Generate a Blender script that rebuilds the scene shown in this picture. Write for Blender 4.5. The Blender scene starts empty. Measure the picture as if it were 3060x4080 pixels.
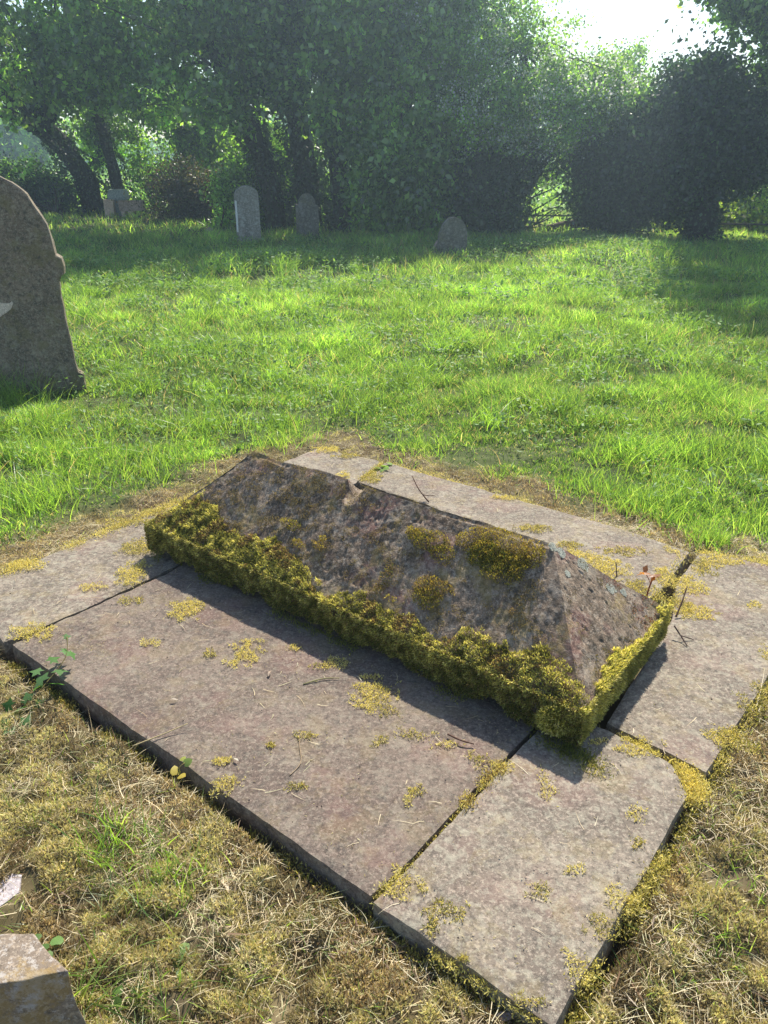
import bpy, math, numpy as np
from mathutils import Vector
R = math.radians
sc = bpy.context.scene
COL = sc.collection
rng = np.random.default_rng(7)

# ------------------------------------------------------------------ camera, sky, sun, exposure
cam_d = bpy.data.cameras.new('camera'); cam = bpy.data.objects.new('camera', cam_d); COL.objects.link(cam)
cam.location = (0, 0, 1.5); cam.rotation_euler = (R(90 - 25.17), 0, 0)
cam_d.sensor_fit = 'VERTICAL'; cam_d.sensor_height = 36; cam_d.lens = 27.05
cam_d.clip_start = .05; cam_d.clip_end = 2000
sc.camera = cam
SUN_AZ, SUN_EL = R(17), R(48)            # azimuth to the right of +Y
w = bpy.data.worlds.new("World"); sc.world = w; w.use_nodes = True
nt = w.node_tree; bg = nt.nodes['Background']
sky = nt.nodes.new('ShaderNodeTexSky'); sky.sky_type = 'NISHITA'; sky.sun_disc = False
sky.sun_elevation = SUN_EL; sky.sun_rotation = SUN_AZ; sky.air_density = 1.0; sky.dust_density = 1.0; sky.ozone_density = 1.0
nt.links.new(sky.outputs[0], bg.inputs[0]); bg.inputs[1].default_value = .115
sd = bpy.data.lights.new('sun', 'SUN'); sd.energy = 5; sd.angle = R(.5); sd.color = (1, .93, .80)
sun = bpy.data.objects.new('sun', sd); COL.objects.link(sun)
sdir = Vector((math.sin(SUN_AZ) * math.cos(SUN_EL), math.cos(SUN_AZ) * math.cos(SUN_EL), math.sin(SUN_EL)))
sun.rotation_euler = sdir.to_track_quat('Z', 'Y').to_euler(); sun.location = (3, 10, 20)
sc.view_settings.view_transform = 'Standard'; sc.view_settings.look = 'None'
sc.view_settings.exposure = 0.88; sc.view_settings.gamma = 1
sc.cycles.max_bounces = 8; sc.cycles.transparent_max_bounces = 8; sc.cycles.sample_clamp_indirect = 4
sc.cycles.use_denoising = True; sc.cycles.denoising_prefilter = 'NONE'

# ------------------------------------------------------------------ helpers
def A(*r): return np.array(r, dtype=float)
def vn(P, s, seed=0):
    """value noise -1..1 on points (N,3), s = cell size"""
    q = P / s + seed * 17.31; i = np.floor(q).astype(np.int64); f = q - i; f = f * f * (3 - 2 * f)
    def h(dx, dy, dz):
        n = (i[:, 0] + dx) * 374761393 + (i[:, 1] + dy) * 668265263 + (i[:, 2] + dz) * 2147483647 + seed * 974634777
        n = (n ^ (n >> 13)) * 1274126177; n = n ^ (n >> 16)
        return (n & 0xffff) / 32767.5 - 1
    x, y, z = f.T
    def L(a, b, t): return a + (b - a) * t
    return L(L(L(h(0,0,0), h(1,0,0), x), L(h(0,1,0), h(1,1,0), x), y), L(L(h(0,0,1), h(1,0,1), x), L(h(0,1,1), h(1,1,1), x), y), z)
def fbm(P, s, seed=0, o=3):
    t = 0; a = 1
    for k in range(o): t = t + a * vn(P, s / 2 ** k, seed + k); a *= .5
    return t
def v3(P, s, seed): return np.stack([vn(P, s, seed), vn(P, s, seed + 51), vn(P, s, seed + 97)], 1)
def xy3(x, y): return np.stack([x, y, np.zeros_like(x)], 1)
def unit(v): return v / np.maximum(np.linalg.norm(v, axis=-1, keepdims=True), 1e-9)

def tag(o, label=None, cat=None, group=None, kind=None):
    if label: o['label'] = label
    if cat: o['category'] = cat
    if group: o['group'] = group
    if kind: o['kind'] = kind
    return o
def empty(name, loc, label=None, cat=None, group=None):
    o = bpy.data.objects.new(name, None); o.location = loc; o.empty_display_size = .1; COL.objects.link(o)
    return tag(o, label, cat, group)
def wloc(o):
    l = Vector((0, 0, 0))
    while o: l += o.location; o = o.parent
    return l
def mk(name, V, F, mat, parent=None, col=None, smooth=False, loc=None):
    """V (N,3) world coords; F list of index arrays (quads/tris)"""
    V = np.asarray(V, dtype=float)
    me = bpy.data.meshes.new(name)
    base = wloc(parent) if parent else Vector((0, 0, 0))
    if loc is not None: off = np.array(loc, dtype=float)
    else: off = np.array(base)
    Fs = F if isinstance(F, list) else [F]
    Fs = [np.asarray(f, dtype=np.int32) for f in Fs if len(f)]
    me.vertices.add(len(V)); me.vertices.foreach_set('co', (V - off).astype(np.float32).ravel())
    tot = np.concatenate([np.full(len(f), f.shape[1], dtype=np.int32) for f in Fs]); st = np.concatenate([[0], np.cumsum(tot)[:-1]]).astype(np.int32)
    li = np.concatenate([f.ravel() for f in Fs])
    me.loops.add(len(li)); me.loops.foreach_set('vertex_index', li)
    me.polygons.add(len(tot)); me.polygons.foreach_set('loop_start', st); me.polygons.foreach_set('loop_total', tot)
    if smooth: me.polygons.foreach_set('use_smooth', np.ones(len(tot), dtype=bool))
    me.update(calc_edges=True)
    if col is not None:
        at = me.color_attributes.new('tint', 'FLOAT_COLOR', 'POINT')
        c = np.ones((len(V), 4), dtype=np.float32); c[:, :3] = col; at.data.foreach_set('color', c.ravel())
    me.materials.append(mat)
    o = bpy.data.objects.new(name, me); COL.objects.link(o)
    if parent: o.parent = parent; o.location = off - np.array(base)
    elif loc is not None: o.location = loc
    return o
def strands(P, D, B, L, W, S, col, seg=3, tip=1.5):
    n = len(P); V = []; 
    for k in range(seg):
        t = k / seg; c = P + D * (L * t)[:, None] + B * (L * t * t)[:, None]
        wd = S * (W * .5 * (1 - t ** tip))[:, None]
        V += [c - wd, c + wd]
    V.append(P + D * L[:, None] + B * L[:, None])
    m = 2 * seg + 1
    V = np.stack(V, 1).reshape(-1, 3); b = np.arange(n)[:, None] * m
    Q = [b + np.array([[2 * k, 2 * k + 1, 2 * k + 3, 2 * k + 2]]) for k in range(seg - 1)]
    T = b + np.array([[2 * seg - 2, 2 * seg - 1, 2 * seg]])
    F = ([np.concatenate(Q)] if Q else []) + [T]
    return V, F, np.repeat(col, m, axis=0)
def leaves(P, D, S, L, W, col, wide=.45):
    """rhombic leaf faces slightly folded"""
    N = np.cross(D, S)
    a = P; m = P + D * (L * wide)[:, None]; t = P + D * L[:, None]
    l = m - S * (W * .5)[:, None] + N * (W * .12)[:, None]; r = m + S * (W * .5)[:, None] + N * (W * .12)[:, None]
    V = np.stack([a, l, t, r], 1).reshape(-1, 3); b = np.arange(len(P))[:, None] * 4
    return V, [b + np.array([[0, 1, 2]]), b + np.array([[0, 2, 3]])], np.repeat(col, 4, axis=0)
def join(*parts):
    Vs = []; Fs = []; Cs = []; o = 0
    for V, F, C in parts:
        if len(V) == 0: continue
        Vs.append(V); Cs.append(C)
        for f in F: Fs.append(np.asarray(f) + o)
        o += len(V)
    q = [f for f in Fs if f.shape[1] == 4]; t = [f for f in Fs if f.shape[1] == 3]
    return np.concatenate(Vs), ([np.concatenate(q)] if q else []) + ([np.concatenate(t)] if t else []), np.concatenate(Cs)
def rdir(n, zmin=-1):
    z = rng.uniform(zmin, 1, n); a = rng.uniform(0, 2 * np.pi, n); r = np.sqrt(1 - z * z)
    return np.stack([r * np.cos(a), r * np.sin(a), z], 1)
def side(D):
    return unit(np.cross(D, unit(rng.normal(size=D.shape))))
def mixc(n, cols, jit=.15, w_=None):
    cols = np.array(cols, dtype=float); k = rng.choice(len(cols), n, p=w_)
    t = rng.random((n, 1)) * .5; c = cols[k] * (1 - t) + cols[rng.choice(len(cols), n, p=w_)] * t
    return np.clip(c * (1 + rng.normal(0, jit, (n, 1))), .002, 1)
def tube(pts, rad, sides=8, seed=0, rough=.12):
    pts = np.array(pts, dtype=float); n = len(pts); V = []
    for i in range(n):
        d = pts[min(i + 1, n - 1)] - pts[max(i - 1, 0)]; d = d / (np.linalg.norm(d) + 1e-9)
        ref = A(0, 0, 1) if abs(d[2]) < .9 else A(1, 0, 0)
        u = np.cross(d, ref); u /= np.linalg.norm(u); v = np.cross(d, u)
        for k in range(sides):
            th = 2 * math.pi * k / sides
            rr = rad[i] * (1 + rough * math.sin(k * 2.3 + i * 1.7 + seed))
            V.append(pts[i] + (u * math.cos(th) + v * math.sin(th)) * rr)
    F = []
    for i in range(n - 1):
        for k in range(sides):
            a_, b_ = i * sides + k, i * sides + (k + 1) % sides
            F.append((a_, b_, b_ + sides, a_ + sides))
    V.append(pts[0]); V.append(pts[-1]); T = []
    for k in range(sides):
        T.append((len(V) - 2, (k + 1) % sides, k)); T.append((len(V) - 1, (n - 1) * sides + k, (n - 1) * sides + (k + 1) % sides))
    return np.array(V), [np.array(F), np.array(T)]
def smoothline(pts, k=6):
    P = np.array(pts, dtype=float); out = []
    for i in range(len(P) - 1):
        p0 = P[max(i - 1, 0)]; p1 = P[i]; p2 = P[i + 1]; p3 = P[min(i + 2, len(P) - 1)]
        for j in range(k):
            t = j / k
            out.append(.5 * ((2 * p1) + (p2 - p0) * t + (2 * p0 - 5 * p1 + 4 * p2 - p3) * t * t + (3 * p1 - p0 - 3 * p2 + p3) * t ** 3))
    out.append(P[-1]); return np.array(out)
def tubec(pts, rad, col, **k):
    V, F = tube(pts, rad, **k); return V, F, np.tile(A(*col), (len(V), 1))

# ------------------------------------------------------------------ materials
def newmat(name):
    m = bpy.data.materials.new(name); m.use_nodes = True; t = m.node_tree
    for n in list(t.nodes):
        if n.type != 'OUTPUT_MATERIAL': t.nodes.remove(n)
    return m, t, t.nodes['Material Output']
def leaf_mat(name, trans=.5, tcol=(1.5, 1.9, .7), gloss=.06, rough=.4):
    m, t, out = newmat(name); N = t.nodes.new; Lk = t.links.new
    at = N('ShaderNodeAttribute'); at.attribute_name = 'tint'
    df = N('ShaderNodeBsdfDiffuse'); tr = N('ShaderNodeBsdfTranslucent'); gl = N('ShaderNodeBsdfGlossy'); gl.inputs['Roughness'].default_value = rough
    mu = N('ShaderNodeMix'); mu.data_type = 'RGBA'; mu.blend_type = 'MULTIPLY'; mu.inputs[0].default_value = 1; mu.inputs[7].default_value = (*tcol, 1)
    Lk(at.outputs['Color'], mu.inputs[6]); Lk(at.outputs['Color'], df.inputs[0]); Lk(mu.outputs[2], tr.inputs[0])
    a = N('ShaderNodeMixShader'); a.inputs[0].default_value = trans; Lk(df.outputs[0], a.inputs[1]); Lk(tr.outputs[0], a.inputs[2])
    b = N('ShaderNodeMixShader'); b.inputs[0].default_value = gloss; Lk(a.outputs[0], b.inputs[1]); Lk(gl.outputs[0], b.inputs[2])
    Lk(b.outputs[0], out.inputs[0]); return m
def tint_mat(name, rough=.9):
    m, t, out = newmat(name); p = t.nodes.new('ShaderNodeBsdfPrincipled'); at = t.nodes.new('ShaderNodeAttribute'); at.attribute_name = 'tint'
    t.links.new(at.outputs['Color'], p.inputs['Base Color']); p.inputs['Roughness'].default_value = rough; p.inputs['Specular IOR Level'].default_value = .2
    t.links.new(p.outputs[0], out.inputs[0]); return m
def stone_mat(name, c1, c2, spots=(.42, .42, .36), spot_amt=.5, yel=(.36, .26, .05), yel_amt=.0, dark=(.05, .05, .045), dark_amt=.3, sc_=1.0, bump=.5, pink=0., disc=1.):
    m, t, out = newmat(name); N = t.nodes.new; Lk = t.links.new
    p = N('ShaderNodeBsdfPrincipled'); p.inputs['Roughness'].default_value = .92; p.inputs['Specular IOR Level'].default_value = .25
    tc = N('ShaderNodeTexCoord')
    def noise(s, d=5, r=.6, off=0.):
        n = N('ShaderNodeTexNoise'); n.inputs['Scale'].default_value = s * sc_; n.inputs['Detail'].default_value = d; n.inputs['Roughness'].default_value = r
        mp = N('ShaderNodeMapping'); mp.inputs['Location'].default_value = (off, off * 1.7, off * .6); Lk(tc.outputs['Object'], mp.inputs[0]); Lk(mp.outputs[0], n.inputs[0]); return n.outputs[0]
    def ramp(src, a, b):
        r = N('ShaderNodeMapRange'); r.interpolation_type = 'SMOOTHSTEP'; r.inputs[1].default_value = a; r.inputs[2].default_value = b; Lk(src, r.inputs[0]); return r.outputs[0]
    def mul(a, k):
        q = N('ShaderNodeMath'); q.operation = 'MULTIPLY'; Lk(a, q.inputs[0])
        if isinstance(k, (int, float)): q.inputs[1].default_value = k
        else: Lk(k, q.inputs[1])
        return q.outputs[0]
    def mix(f, a, b):
        x = N('ShaderNodeMix'); x.data_type = 'RGBA'; Lk(f, x.inputs[0])
        for v, i in ((a, 6), (b, 7)):
            if isinstance(v, tuple): x.inputs[i].default_value = (*v, 1)
            else: Lk(v, x.inputs[i])
        return x.outputs[2]
    base = mix(ramp(noise(3.5, 6), .35, .65), c1, c2)
    # sandstone grain
    base = mix(mul(ramp(noise(105, 3, .75, 3), .53, .60), .6), base, tuple(min(1, v * 1.7) for v in c2))
    base = mix(mul(ramp(noise(70, 4, .8, 9), .53, .60), .6), base, tuple(v * .45 for v in c1))
    base = mix(mul(ramp(noise(32, 6, .75, 5), .45, .66), dark_amt), base, dark)
    if pink: base = mix(mul(ramp(noise(4.5, 3, .5, 12), .55, .66), pink), base, (.27, .13, .12))
    vo = N('ShaderNodeTexVoronoi'); vo.inputs['Scale'].default_value = 26 * sc_; vo.inputs['Randomness'].default_value = 1
    nn = N('ShaderNodeTexNoise'); nn.inputs['Scale'].default_value = 60 * sc_; Lk(tc.outputs['Object'], nn.inputs[0])
    vm = N('ShaderNodeVectorMath'); vm.operation = 'MULTIPLY_ADD'; vm.inputs[1].default_value = (.03, .03, .03); Lk(nn.outputs[1], vm.inputs[0]); Lk(tc.outputs['Object'], vm.inputs[2]); Lk(vm.outputs[0], vo.inputs[0])
    sp = N('ShaderNodeMapRange'); sp.inputs[1].default_value = .36; sp.inputs[2].default_value = .24; Lk(vo.outputs['Distance'], sp.inputs[0])
    region = ramp(noise(5, 4, .6, 21), .42, .6)
    base = mix(mul(mul(sp.outputs[0], region), spot_amt * disc), base, spots)
    base = mix(mul(ramp(noise(11, 8, .8, 50), .53, .6), spot_amt * .8), base, spots)
    base = mix(mul(ramp(noise(55, 6, .8, 30), .53, .58), spot_amt * .9), base, spots)
    if yel_amt: base = mix(mul(ramp(noise(7, 7, .75, 40), .5, .6), yel_amt), base, yel)
    Lk(base, p.inputs['Base Color'])
    bm = N('ShaderNodeBump'); bm.inputs['Strength'].default_value = bump; bm.inputs['Distance'].default_value = .004
    ad = N('ShaderNodeMath'); ad.operation = 'ADD'; Lk(noise(150, 4, .7), ad.inputs[0]); Lk(mul(noise(35, 5, .7, 2), 1.5), ad.inputs[1]); Lk(ad.outputs[0], bm.inputs['Height'])
    Lk(bm.outputs[0], p.inputs['Normal']); Lk(p.outputs[0], out.inputs[0]); return m
M_grass = leaf_mat('grass_blades', .62, (1.85, 1.85, 1.0), .06, .4)
M_leaf = leaf_mat('tree_leaves', .6, (1.6, 1.9, .7), .07, .4)
M_petal = leaf_mat('white_petals', .5, (1, 1, .95), .02, .5)
M_moss = leaf_mat('moss_shoots', .4, (1.25, 1.15, .8), .02, .6)
M_straw = leaf_mat('dry_straw', .25, (1.1, 1, .8), .04, .5)
M_bark = tint_mat('bark')
M_slab = stone_mat('slab_sandstone', (.112, .083, .068), (.175, .137, .110), (.32, .285, .22), .32, (.30, .23, .08), .12, dark_amt=.5, pink=.15, disc=.7)
M_slab2 = stone_mat('pale_slab_sandstone', (.150, .122, .098), (.232, .192, .152), (.36, .335, .26), .45, (.34, .26, .08), .14, dark_amt=.5, pink=.15, disc=.9)
M_cope = stone_mat('coped_sandstone', (.12, .085, .058), (.235, .175, .125), (.44, .37, .29), .5, (.25, .19, .06), .45, dark=(.04, .036, .028), dark_amt=.8, bump=.7, pink=.4, disc=.15)
M_head = stone_mat('headstone_sandstone', (.13, .105, .078), (.22, .175, .13), (.36, .34, .26), .45, (.17, .15, .06), .45, dark_amt=.7, disc=.3)
M_kerb = stone_mat('kerb_sandstone', (.17, .13, .10), (.24, .195, .15), (.40, .37, .34), .8, (.30, .20, .06), .6, dark_amt=.2)
M_pale = stone_mat('pale_stone', (.34, .30, .31), (.44, .39, .39), (.5, .47, .45), .3, dark_amt=.1)
M_far = stone_mat('distant_headstone', (.10, .09, .072), (.15, .135, .108), (.36, .36, .32), .35, (.2, .17, .06), .3, dark_amt=.5, sc_=.5)
M_block = stone_mat('pink_block', (.56, .38, .31), (.66, .48, .40), (.6, .52, .46), .3, dark_amt=.3, sc_=.5)
M_brown = stone_mat('brown_block', (.30, .22, .18), (.42, .31, .26), (.3, .27, .24), .2, dark_amt=.4, sc_=.5)
M_grey = stone_mat('grey_concrete', (.24, .28, .29), (.32, .36, .37), (.4, .42, .4), .2, dark_amt=.3, sc_=.5)

# ------------------------------------------------------------------ grave frame: near corner N, b = along the stone (to the left and away), a = across it (to the right and away)
N0 = A(.534, 1.654, 0); b_ = A(-.7913, .6114, 0); b_ /= np.linalg.norm(b_); a_ = A(.6114, .7913, 0); a_ /= np.linalg.norm(a_)
def pq(P): d = P - N0; return d @ b_, d @ a_
def G(p, q, z=0.): return N0 + b_ * p + a_ * q + A(0, 0, z)
def dist_plinth(p, q):
    dx = np.maximum(np.maximum(-.31 - p, p - 2.19), 0); dy = np.maximum(np.maximum(-.72 - q, q - 1.38), 0); return np.hypot(dx, dy)
def thatch(x, y):
    """1 = dry moss and straw, 0 = green grass"""
    P = xy3(x, y); p, q = pq(P)
    n = fbm(P, .35, 5, 3)
    d = dist_plinth(p, q)
    near = 1 - np.clip((d - .24 - .12 * n) / .16, 0, 1)
    # the worn area towards the camera and off to the right
    side_ = np.clip((.62 - q + .25 * n) / .2, 0, 1) * (p < .5)
    side_ = np.maximum(side_, np.clip((-.72 - q + .3 + .15 * n) / .2, 0, 1))
    gl = np.clip((p - 2.45 - .12 * n) / .15, 0, 1)
    gl = gl * np.clip((q + 1.25 + .2 * n) / .25, 0, 1)
    return np.maximum(near, side_ * (1 - gl))
def gz(x, y):
    P = xy3(x, y); p, q = pq(P); d = dist_plinth(p, q)
    inside = np.clip(d / .035, 0, 1)
    lump = fbm(P, .16, 11, 4) * .019 + (np.abs(vn(P, .07, 19)) * .022 + np.abs(vn(P, .035, 23)) * .009 - .012) * np.clip(1.5 - np.abs(y) / 6, .2, 1)
    und = fbm(P, 1.7, 3, 2) * .045 * np.clip((y - 3.5) / 3, 0, 1) * np.clip(1 - (y - 14) / 3, 0, 1)
    mound = .16 * np.exp(-((x - 3.9) ** 2 / 1.6 + (y - 12.6) ** 2 / 1.6)) + .12 * np.exp(-((x + 1.7) ** 2 / .9 + (y - 11.4) ** 2 / .9))
    z = -.036 - .03 * np.clip(d / .6, 0, 1) + lump * np.clip(1.4 - y / 14, .3, 1) + und + mound
    far = np.clip((y - 24) / 60, 0, 1)
    z = z - far * .2
    return z * inside + -.105 * (1 - inside)

# ------------------------------------------------------------------ ground: one sheet to the horizon
def axis(lo, a, bnd, hi, step):
    mid = list(np.arange(a, bnd, step)); r = []; s = step; v = bnd
    while v < hi: r.append(v); s *= 1.09; v += s
    r.append(hi); l = []; s = step; v = a
    while True:
        s *= 1.09; v -= s
        if v < lo: break
        l.append(v)
    return np.array(([lo] + l[::-1]) + mid + r)
gx = axis(-600, -1.9, 2.1, 600, .02); gy = axis(-40, .6, 4.6, 900, .02)
X, Y = np.meshgrid(gx, gy); x = X.ravel(); y = Y.ravel()
V = np.stack([x, y, gz(x, y)], 1)
nx, ny = len(gx), len(gy); I = np.arange(nx * ny).reshape(ny, nx)
F = np.stack([I[:-1, :-1], I[:-1, 1:], I[1:, 1:], I[1:, :-1]], -1).reshape(-1, 4)
th = thatch(x, y)[:, None]; P = xy3(x, y)
n1 = np.clip(fbm(P, .12, 31, 3) * .5 + .5, 0, 1)[:, None]; n2 = np.clip(fbm(P, .4, 41, 3) * .5 + .5, 0, 1)[:, None]
soil = A(.06, .043, .026) * (1 - n1) + A(.16, .125, .07) * n1
soil = soil * (1 - .4 * n2) + A(.10, .09, .03) * .4 * n2
green = A(.045, .06, .02) * (1 - n1) + A(.10, .12, .04) * n1
field = A(.16, .26, .06) * (1 - n2) + A(.22, .32, .09) * n2
c = soil * th + green * (1 - th); ff = np.clip((y - 23.5) / 1.5, 0, 1)[:, None]; c = c * (1 - ff) + field * ff
# leaf-litter path under the trees at the left
lit = (np.exp(-((y - 20.6) / .9) ** 2) * (x < -4.5))[:, None]; c = c * (1 - .8 * lit) + A(.10, .085, .06) * .8 * lit
g = mk('ground', V, F, tint_mat('ground_soil', .95), col=c, smooth=True); tag(g, kind='structure')

# ------------------------------------------------------------------ slabs of the plinth (Coons patches over polyline sides)
def resample(pts, n):
    P = np.array([(p[0], p[1], 0.) for p in pts]); s = np.concatenate([[0], np.cumsum(np.linalg.norm(np.diff(P, axis=0), axis=1))]); s /= s[-1]
    t = np.linspace(0, 1, n); return np.stack([np.interp(t, s, P[:, k]) for k in range(3)], 1)
def slab(sides, top, thick, n, m, seed, loc, label, tilt=(0, 0), mat=None):
    S0, S1, S2, S3 = [resample(s, k) for s, k in zip(sides, (n, m, n, m))]   # bottom, right, top(reversed order given l->r), left
    u = np.linspace(0, 1, n)[None, :, None]; v = np.linspace(0, 1, m)[:, None, None]
    C = (1 - v) * S0[None] + v * S2[None] + (1 - u) * S3[:, None] + u * S1[:, None] - ((1 - u) * (1 - v) * S0[0] + u * (1 - v) * S0[-1] + (1 - u) * v * S2[0] + u * v * S2[-1])
    P = C.reshape(-1, 3); edge = np.zeros((m, n)); ii = np.arange(m)[:, None]; jj = np.arange(n)[None]
    e = np.minimum(np.minimum(ii, m - 1 - ii), np.minimum(jj, n - 1 - jj))
    d = (e + 0 * jj).reshape(-1)
    cx = P.mean(0)
    cen = P - cx; 
    wob = fbm(P, .09, seed, 3)[:, None] * .004 * (d == 0)[:, None]
    P = P - unit(cen) * wob
    z = top + fbm(P, .25, seed + 5, 3) * .0025 + vn(P, .02, seed + 8) * .0006
    z = z + cen[:, 0] * tilt[0] + cen[:, 1] * tilt[1]
    z -= np.where(d == 0, .0015 + .005 * np.clip(fbm(P, .05, seed + 9, 2) + .1, 0, 1), 0)
    Vt = P.copy(); Vt[:, 2] = z
    I = np.arange(n * m).reshape(m, n)
    F = [np.stack([I[:-1, :-1], I[:-1, 1:], I[1:, 1:], I[1:, :-1]], -1).reshape(-1, 4)]
    loop = np.concatenate([I[0, :-1], I[:-1, -1], I[-1, :0:-1], I[:0:-1, 0]])
    nt_ = len(F[0]); Vs = [Vt, Vt[loop]]; o = len(Vt); rings = [np.arange(o, o + len(loop))]; o += len(loop)
    for k, dz in enumerate((.012, .03, .06, thick)):
        r = Vt[loop].copy(); r[:, 2] -= dz * (1 if dz < thick else 1); r[:, :2] += v3(r, .05, seed + 20)[:, :2] * .007 * min(1, k + .3) + unit(Vt[loop] - cx)[:, :2] * (.0025 if k else .001)
        Vs.append(r); rings.append(np.arange(o, o + len(r))); o += len(r)
    for a, b in zip(rings[:-1], rings[1:]):
        F[0] = np.concatenate([F[0], np.stack([a, b, np.roll(b, -1), np.roll(a, -1)], 1)])
    V = np.concatenate(Vs)
    # orient upward
    root = mk('paving_slab', V, F, mat or M_slab, smooth=True, loc=loc)
    return tag(root, label, 'slab', 'slabs around the coped tombstone')
S_left = slab([[(-1.567,2.529),(-1.290,2.169)], [(-1.290,2.169),(-1.176,2.276),(-.818,2.711),(-.36,3.26),(-.138,3.552),(-.012,3.80),(-.036,3.851)],
    [(-.361,4.051),(-.036,3.851)], [(-1.567,2.529),(-1.502,2.621),(-1.059,3.187),(-.553,3.817),(-.361,4.051)]], -.004, .085, 28, 90, 3, (-.8, 3.1, 0),
    'long slab across the far left end, yellow moss along its outer edge', mat=M_slab2)
S_near = slab([[(-1.252,2.153),(-.536,1.589),(-.030,1.186)], [(-.030,1.186),(.055,1.280),(.360,1.654),(.56,1.90)],
    [(-.70,2.87),(.56,1.90)], [(-1.244,2.147),(-1.148,2.285),(-.855,2.620),(-.70,2.87)]], 0, .085, 110, 60, 5, (-.3, 1.9, 0),
    'longest brown slab along the near side, under the shadow of the coped stone')
S_nr = slab([[(-.024,1.170),(.322,.906)], [(.322,.906),(.356,.949),(.545,1.182),(.780,1.480),(.777,1.596),(.640,1.722)],
    [(.385,1.66),(.50,1.80),(.640,1.722)], [(-.024,1.170),(.065,1.270),(.385,1.66)]], .002, .085, 40, 60, 7, (.4, 1.35, 0),
    'slab at the near right corner with a broken moss-filled notch, nearest the camera', mat=M_slab2)
S_right = slab([[(.646,1.756),(.858,1.561)], [(.858,1.561),(1.209,1.972),(1.50,2.323),(1.72,2.60)],
    [(1.293,2.785),(1.35,2.80),(1.526,2.70),(1.72,2.60)], [(.646,1.756),(1.02,2.30),(1.12,2.55),(1.293,2.785)]], .004, .085, 30, 80, 9, (1.15, 2.2, 0),
    'slab across the right end beyond the mossy gap, cut by the photo edge', mat=M_slab2)
S_far = slab([[(-.13,3.545),(.2,3.28),(.985,2.44)], [(.985,2.44),(1.035,2.49),(1.263,2.806)],
    [(.014,3.817),(.598,3.362),(.969,3.076),(1.12,2.945),(1.263,2.806)], [(-.13,3.545),(.014,3.817)]], .0, .085, 110, 40, 12, (.5, 3.1, 0),
    'narrow pale slab along the far side, behind the ridge of the coped stone', mat=M_slab2)

# ------------------------------------------------------------------ coped stone
CL, CW, HE, HR, I0, I1 = 1.88, .66, .125, .412, .285, 1.59
stone = empty('coped_tombstone', tuple(G(.94, .33, 0)), 'low ridged coped tombstone with hipped ends, thick yellow moss along its lower edge', 'tombstone')
def grid(c00, c10, c11, c01, n, m):
    u = np.linspace(0, 1, n)[None, :, None]; v = np.linspace(0, 1, m)[:, None, None]
    P = (1 - u) * (1 - v) * c00 + u * (1 - v) * c10 + u * v * c11 + (1 - u) * v * c01
    I = np.arange(n * m).reshape(m, n)
    return P.reshape(-1, 3), np.stack([I[:-1, :-1], I[:-1, 1:], I[1:, 1:], I[1:, :-1]], -1).reshape(-1, 4), np.broadcast_to(u, (m, n, 1)).reshape(-1), np.broadcast_to(v, (m, n, 1)).reshape(-1)
nN = unit(-a_ * (HR - HE) + A(0, 0, 1) * (CW / 2)); slN = unit(a_ * (CW / 2) + A(0, 0, 1) * (HR - HE)); SLN = math.hypot(CW / 2, HR - HE)
nE = unit(-b_ * (HR - HE) + A(0, 0, 1) * I0); slE = unit(b_ * I0 + A(0, 0, 1) * (HR - HE)); SLE = math.hypot(I0, HR - HE)
# shallow incised lettering strokes on the near face, worn almost away: (u, v, u, v)
H_ = .034
def stroke_letters():
    S = []
    def put(u, v, segs, h=H_, w=.022):
        for x0, y0, x1, y1 in segs: S.append((u - x0 * w, v + y0 * h, u - x1 * w, v + y1 * h))
    Lt = {'J': [(.6,1,.6,.2),(.6,.2,.3,0),(.3,0,0,.2)], 'A': [(0,0,.5,1),(.5,1,1,0),(.25,.4,.75,.4)], 'M': [(0,0,.1,1),(.1,1,.5,.3),(.5,.3,.9,1),(.9,1,1,0)],
          'E': [(0,0,0,1),(0,1,.8,1),(0,.5,.6,.5),(0,0,.8,0)], 'S': [(.8,.9,.2,.9),(.2,.9,.1,.6),(.1,.6,.8,.4),(.8,.4,.7,.05),(.7,.05,.1,.1)], 'O': [(.2,0,0,.5),(0,.5,.2,1),(.2,1,.8,1),(.8,1,1,.5),(1,.5,.8,0),(.8,0,.2,0)],
          'R': [(0,0,0,1),(0,1,.8,.9),(.8,.9,.7,.5),(.7,.5,0,.5),(.4,.5,.9,0)], 'I': [(.3,0,.3,1)], 'D': [(0,0,0,1),(0,1,.7,.8),(.7,.8,.8,.3),(.8,.3,0,0)], 'L': [(0,0,0,1),(0,0,.7,0)], 'N': [(0,0,0,1),(0,1,.9,0),(.9,0,.9,1)], 'C': [(.9,.9,.3,1),(.3,1,0,.5),(0,.5,.3,0),(.3,0,.9,.1)]}
    u = .975
    for ch in 'IAMI': put(u, .318, Lt[ch], .04, .026); u -= .034
    for u, ch in ((.935, 'D'), (.90, 'I'), (.77, 'O'), (.735, 'R')): put(u, .368, Lt[ch], .026, .02)
    u = .99
    for ch in 'S OD': put(u, .095, Lt.get(ch, []), .022, .016); u -= .03
    for u, ch in ((.86, 'E'), (.83, 'L'), (.80, 'D')): put(u, .09, Lt[ch], .022, .016)
    return S
STR = stroke_letters()
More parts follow.
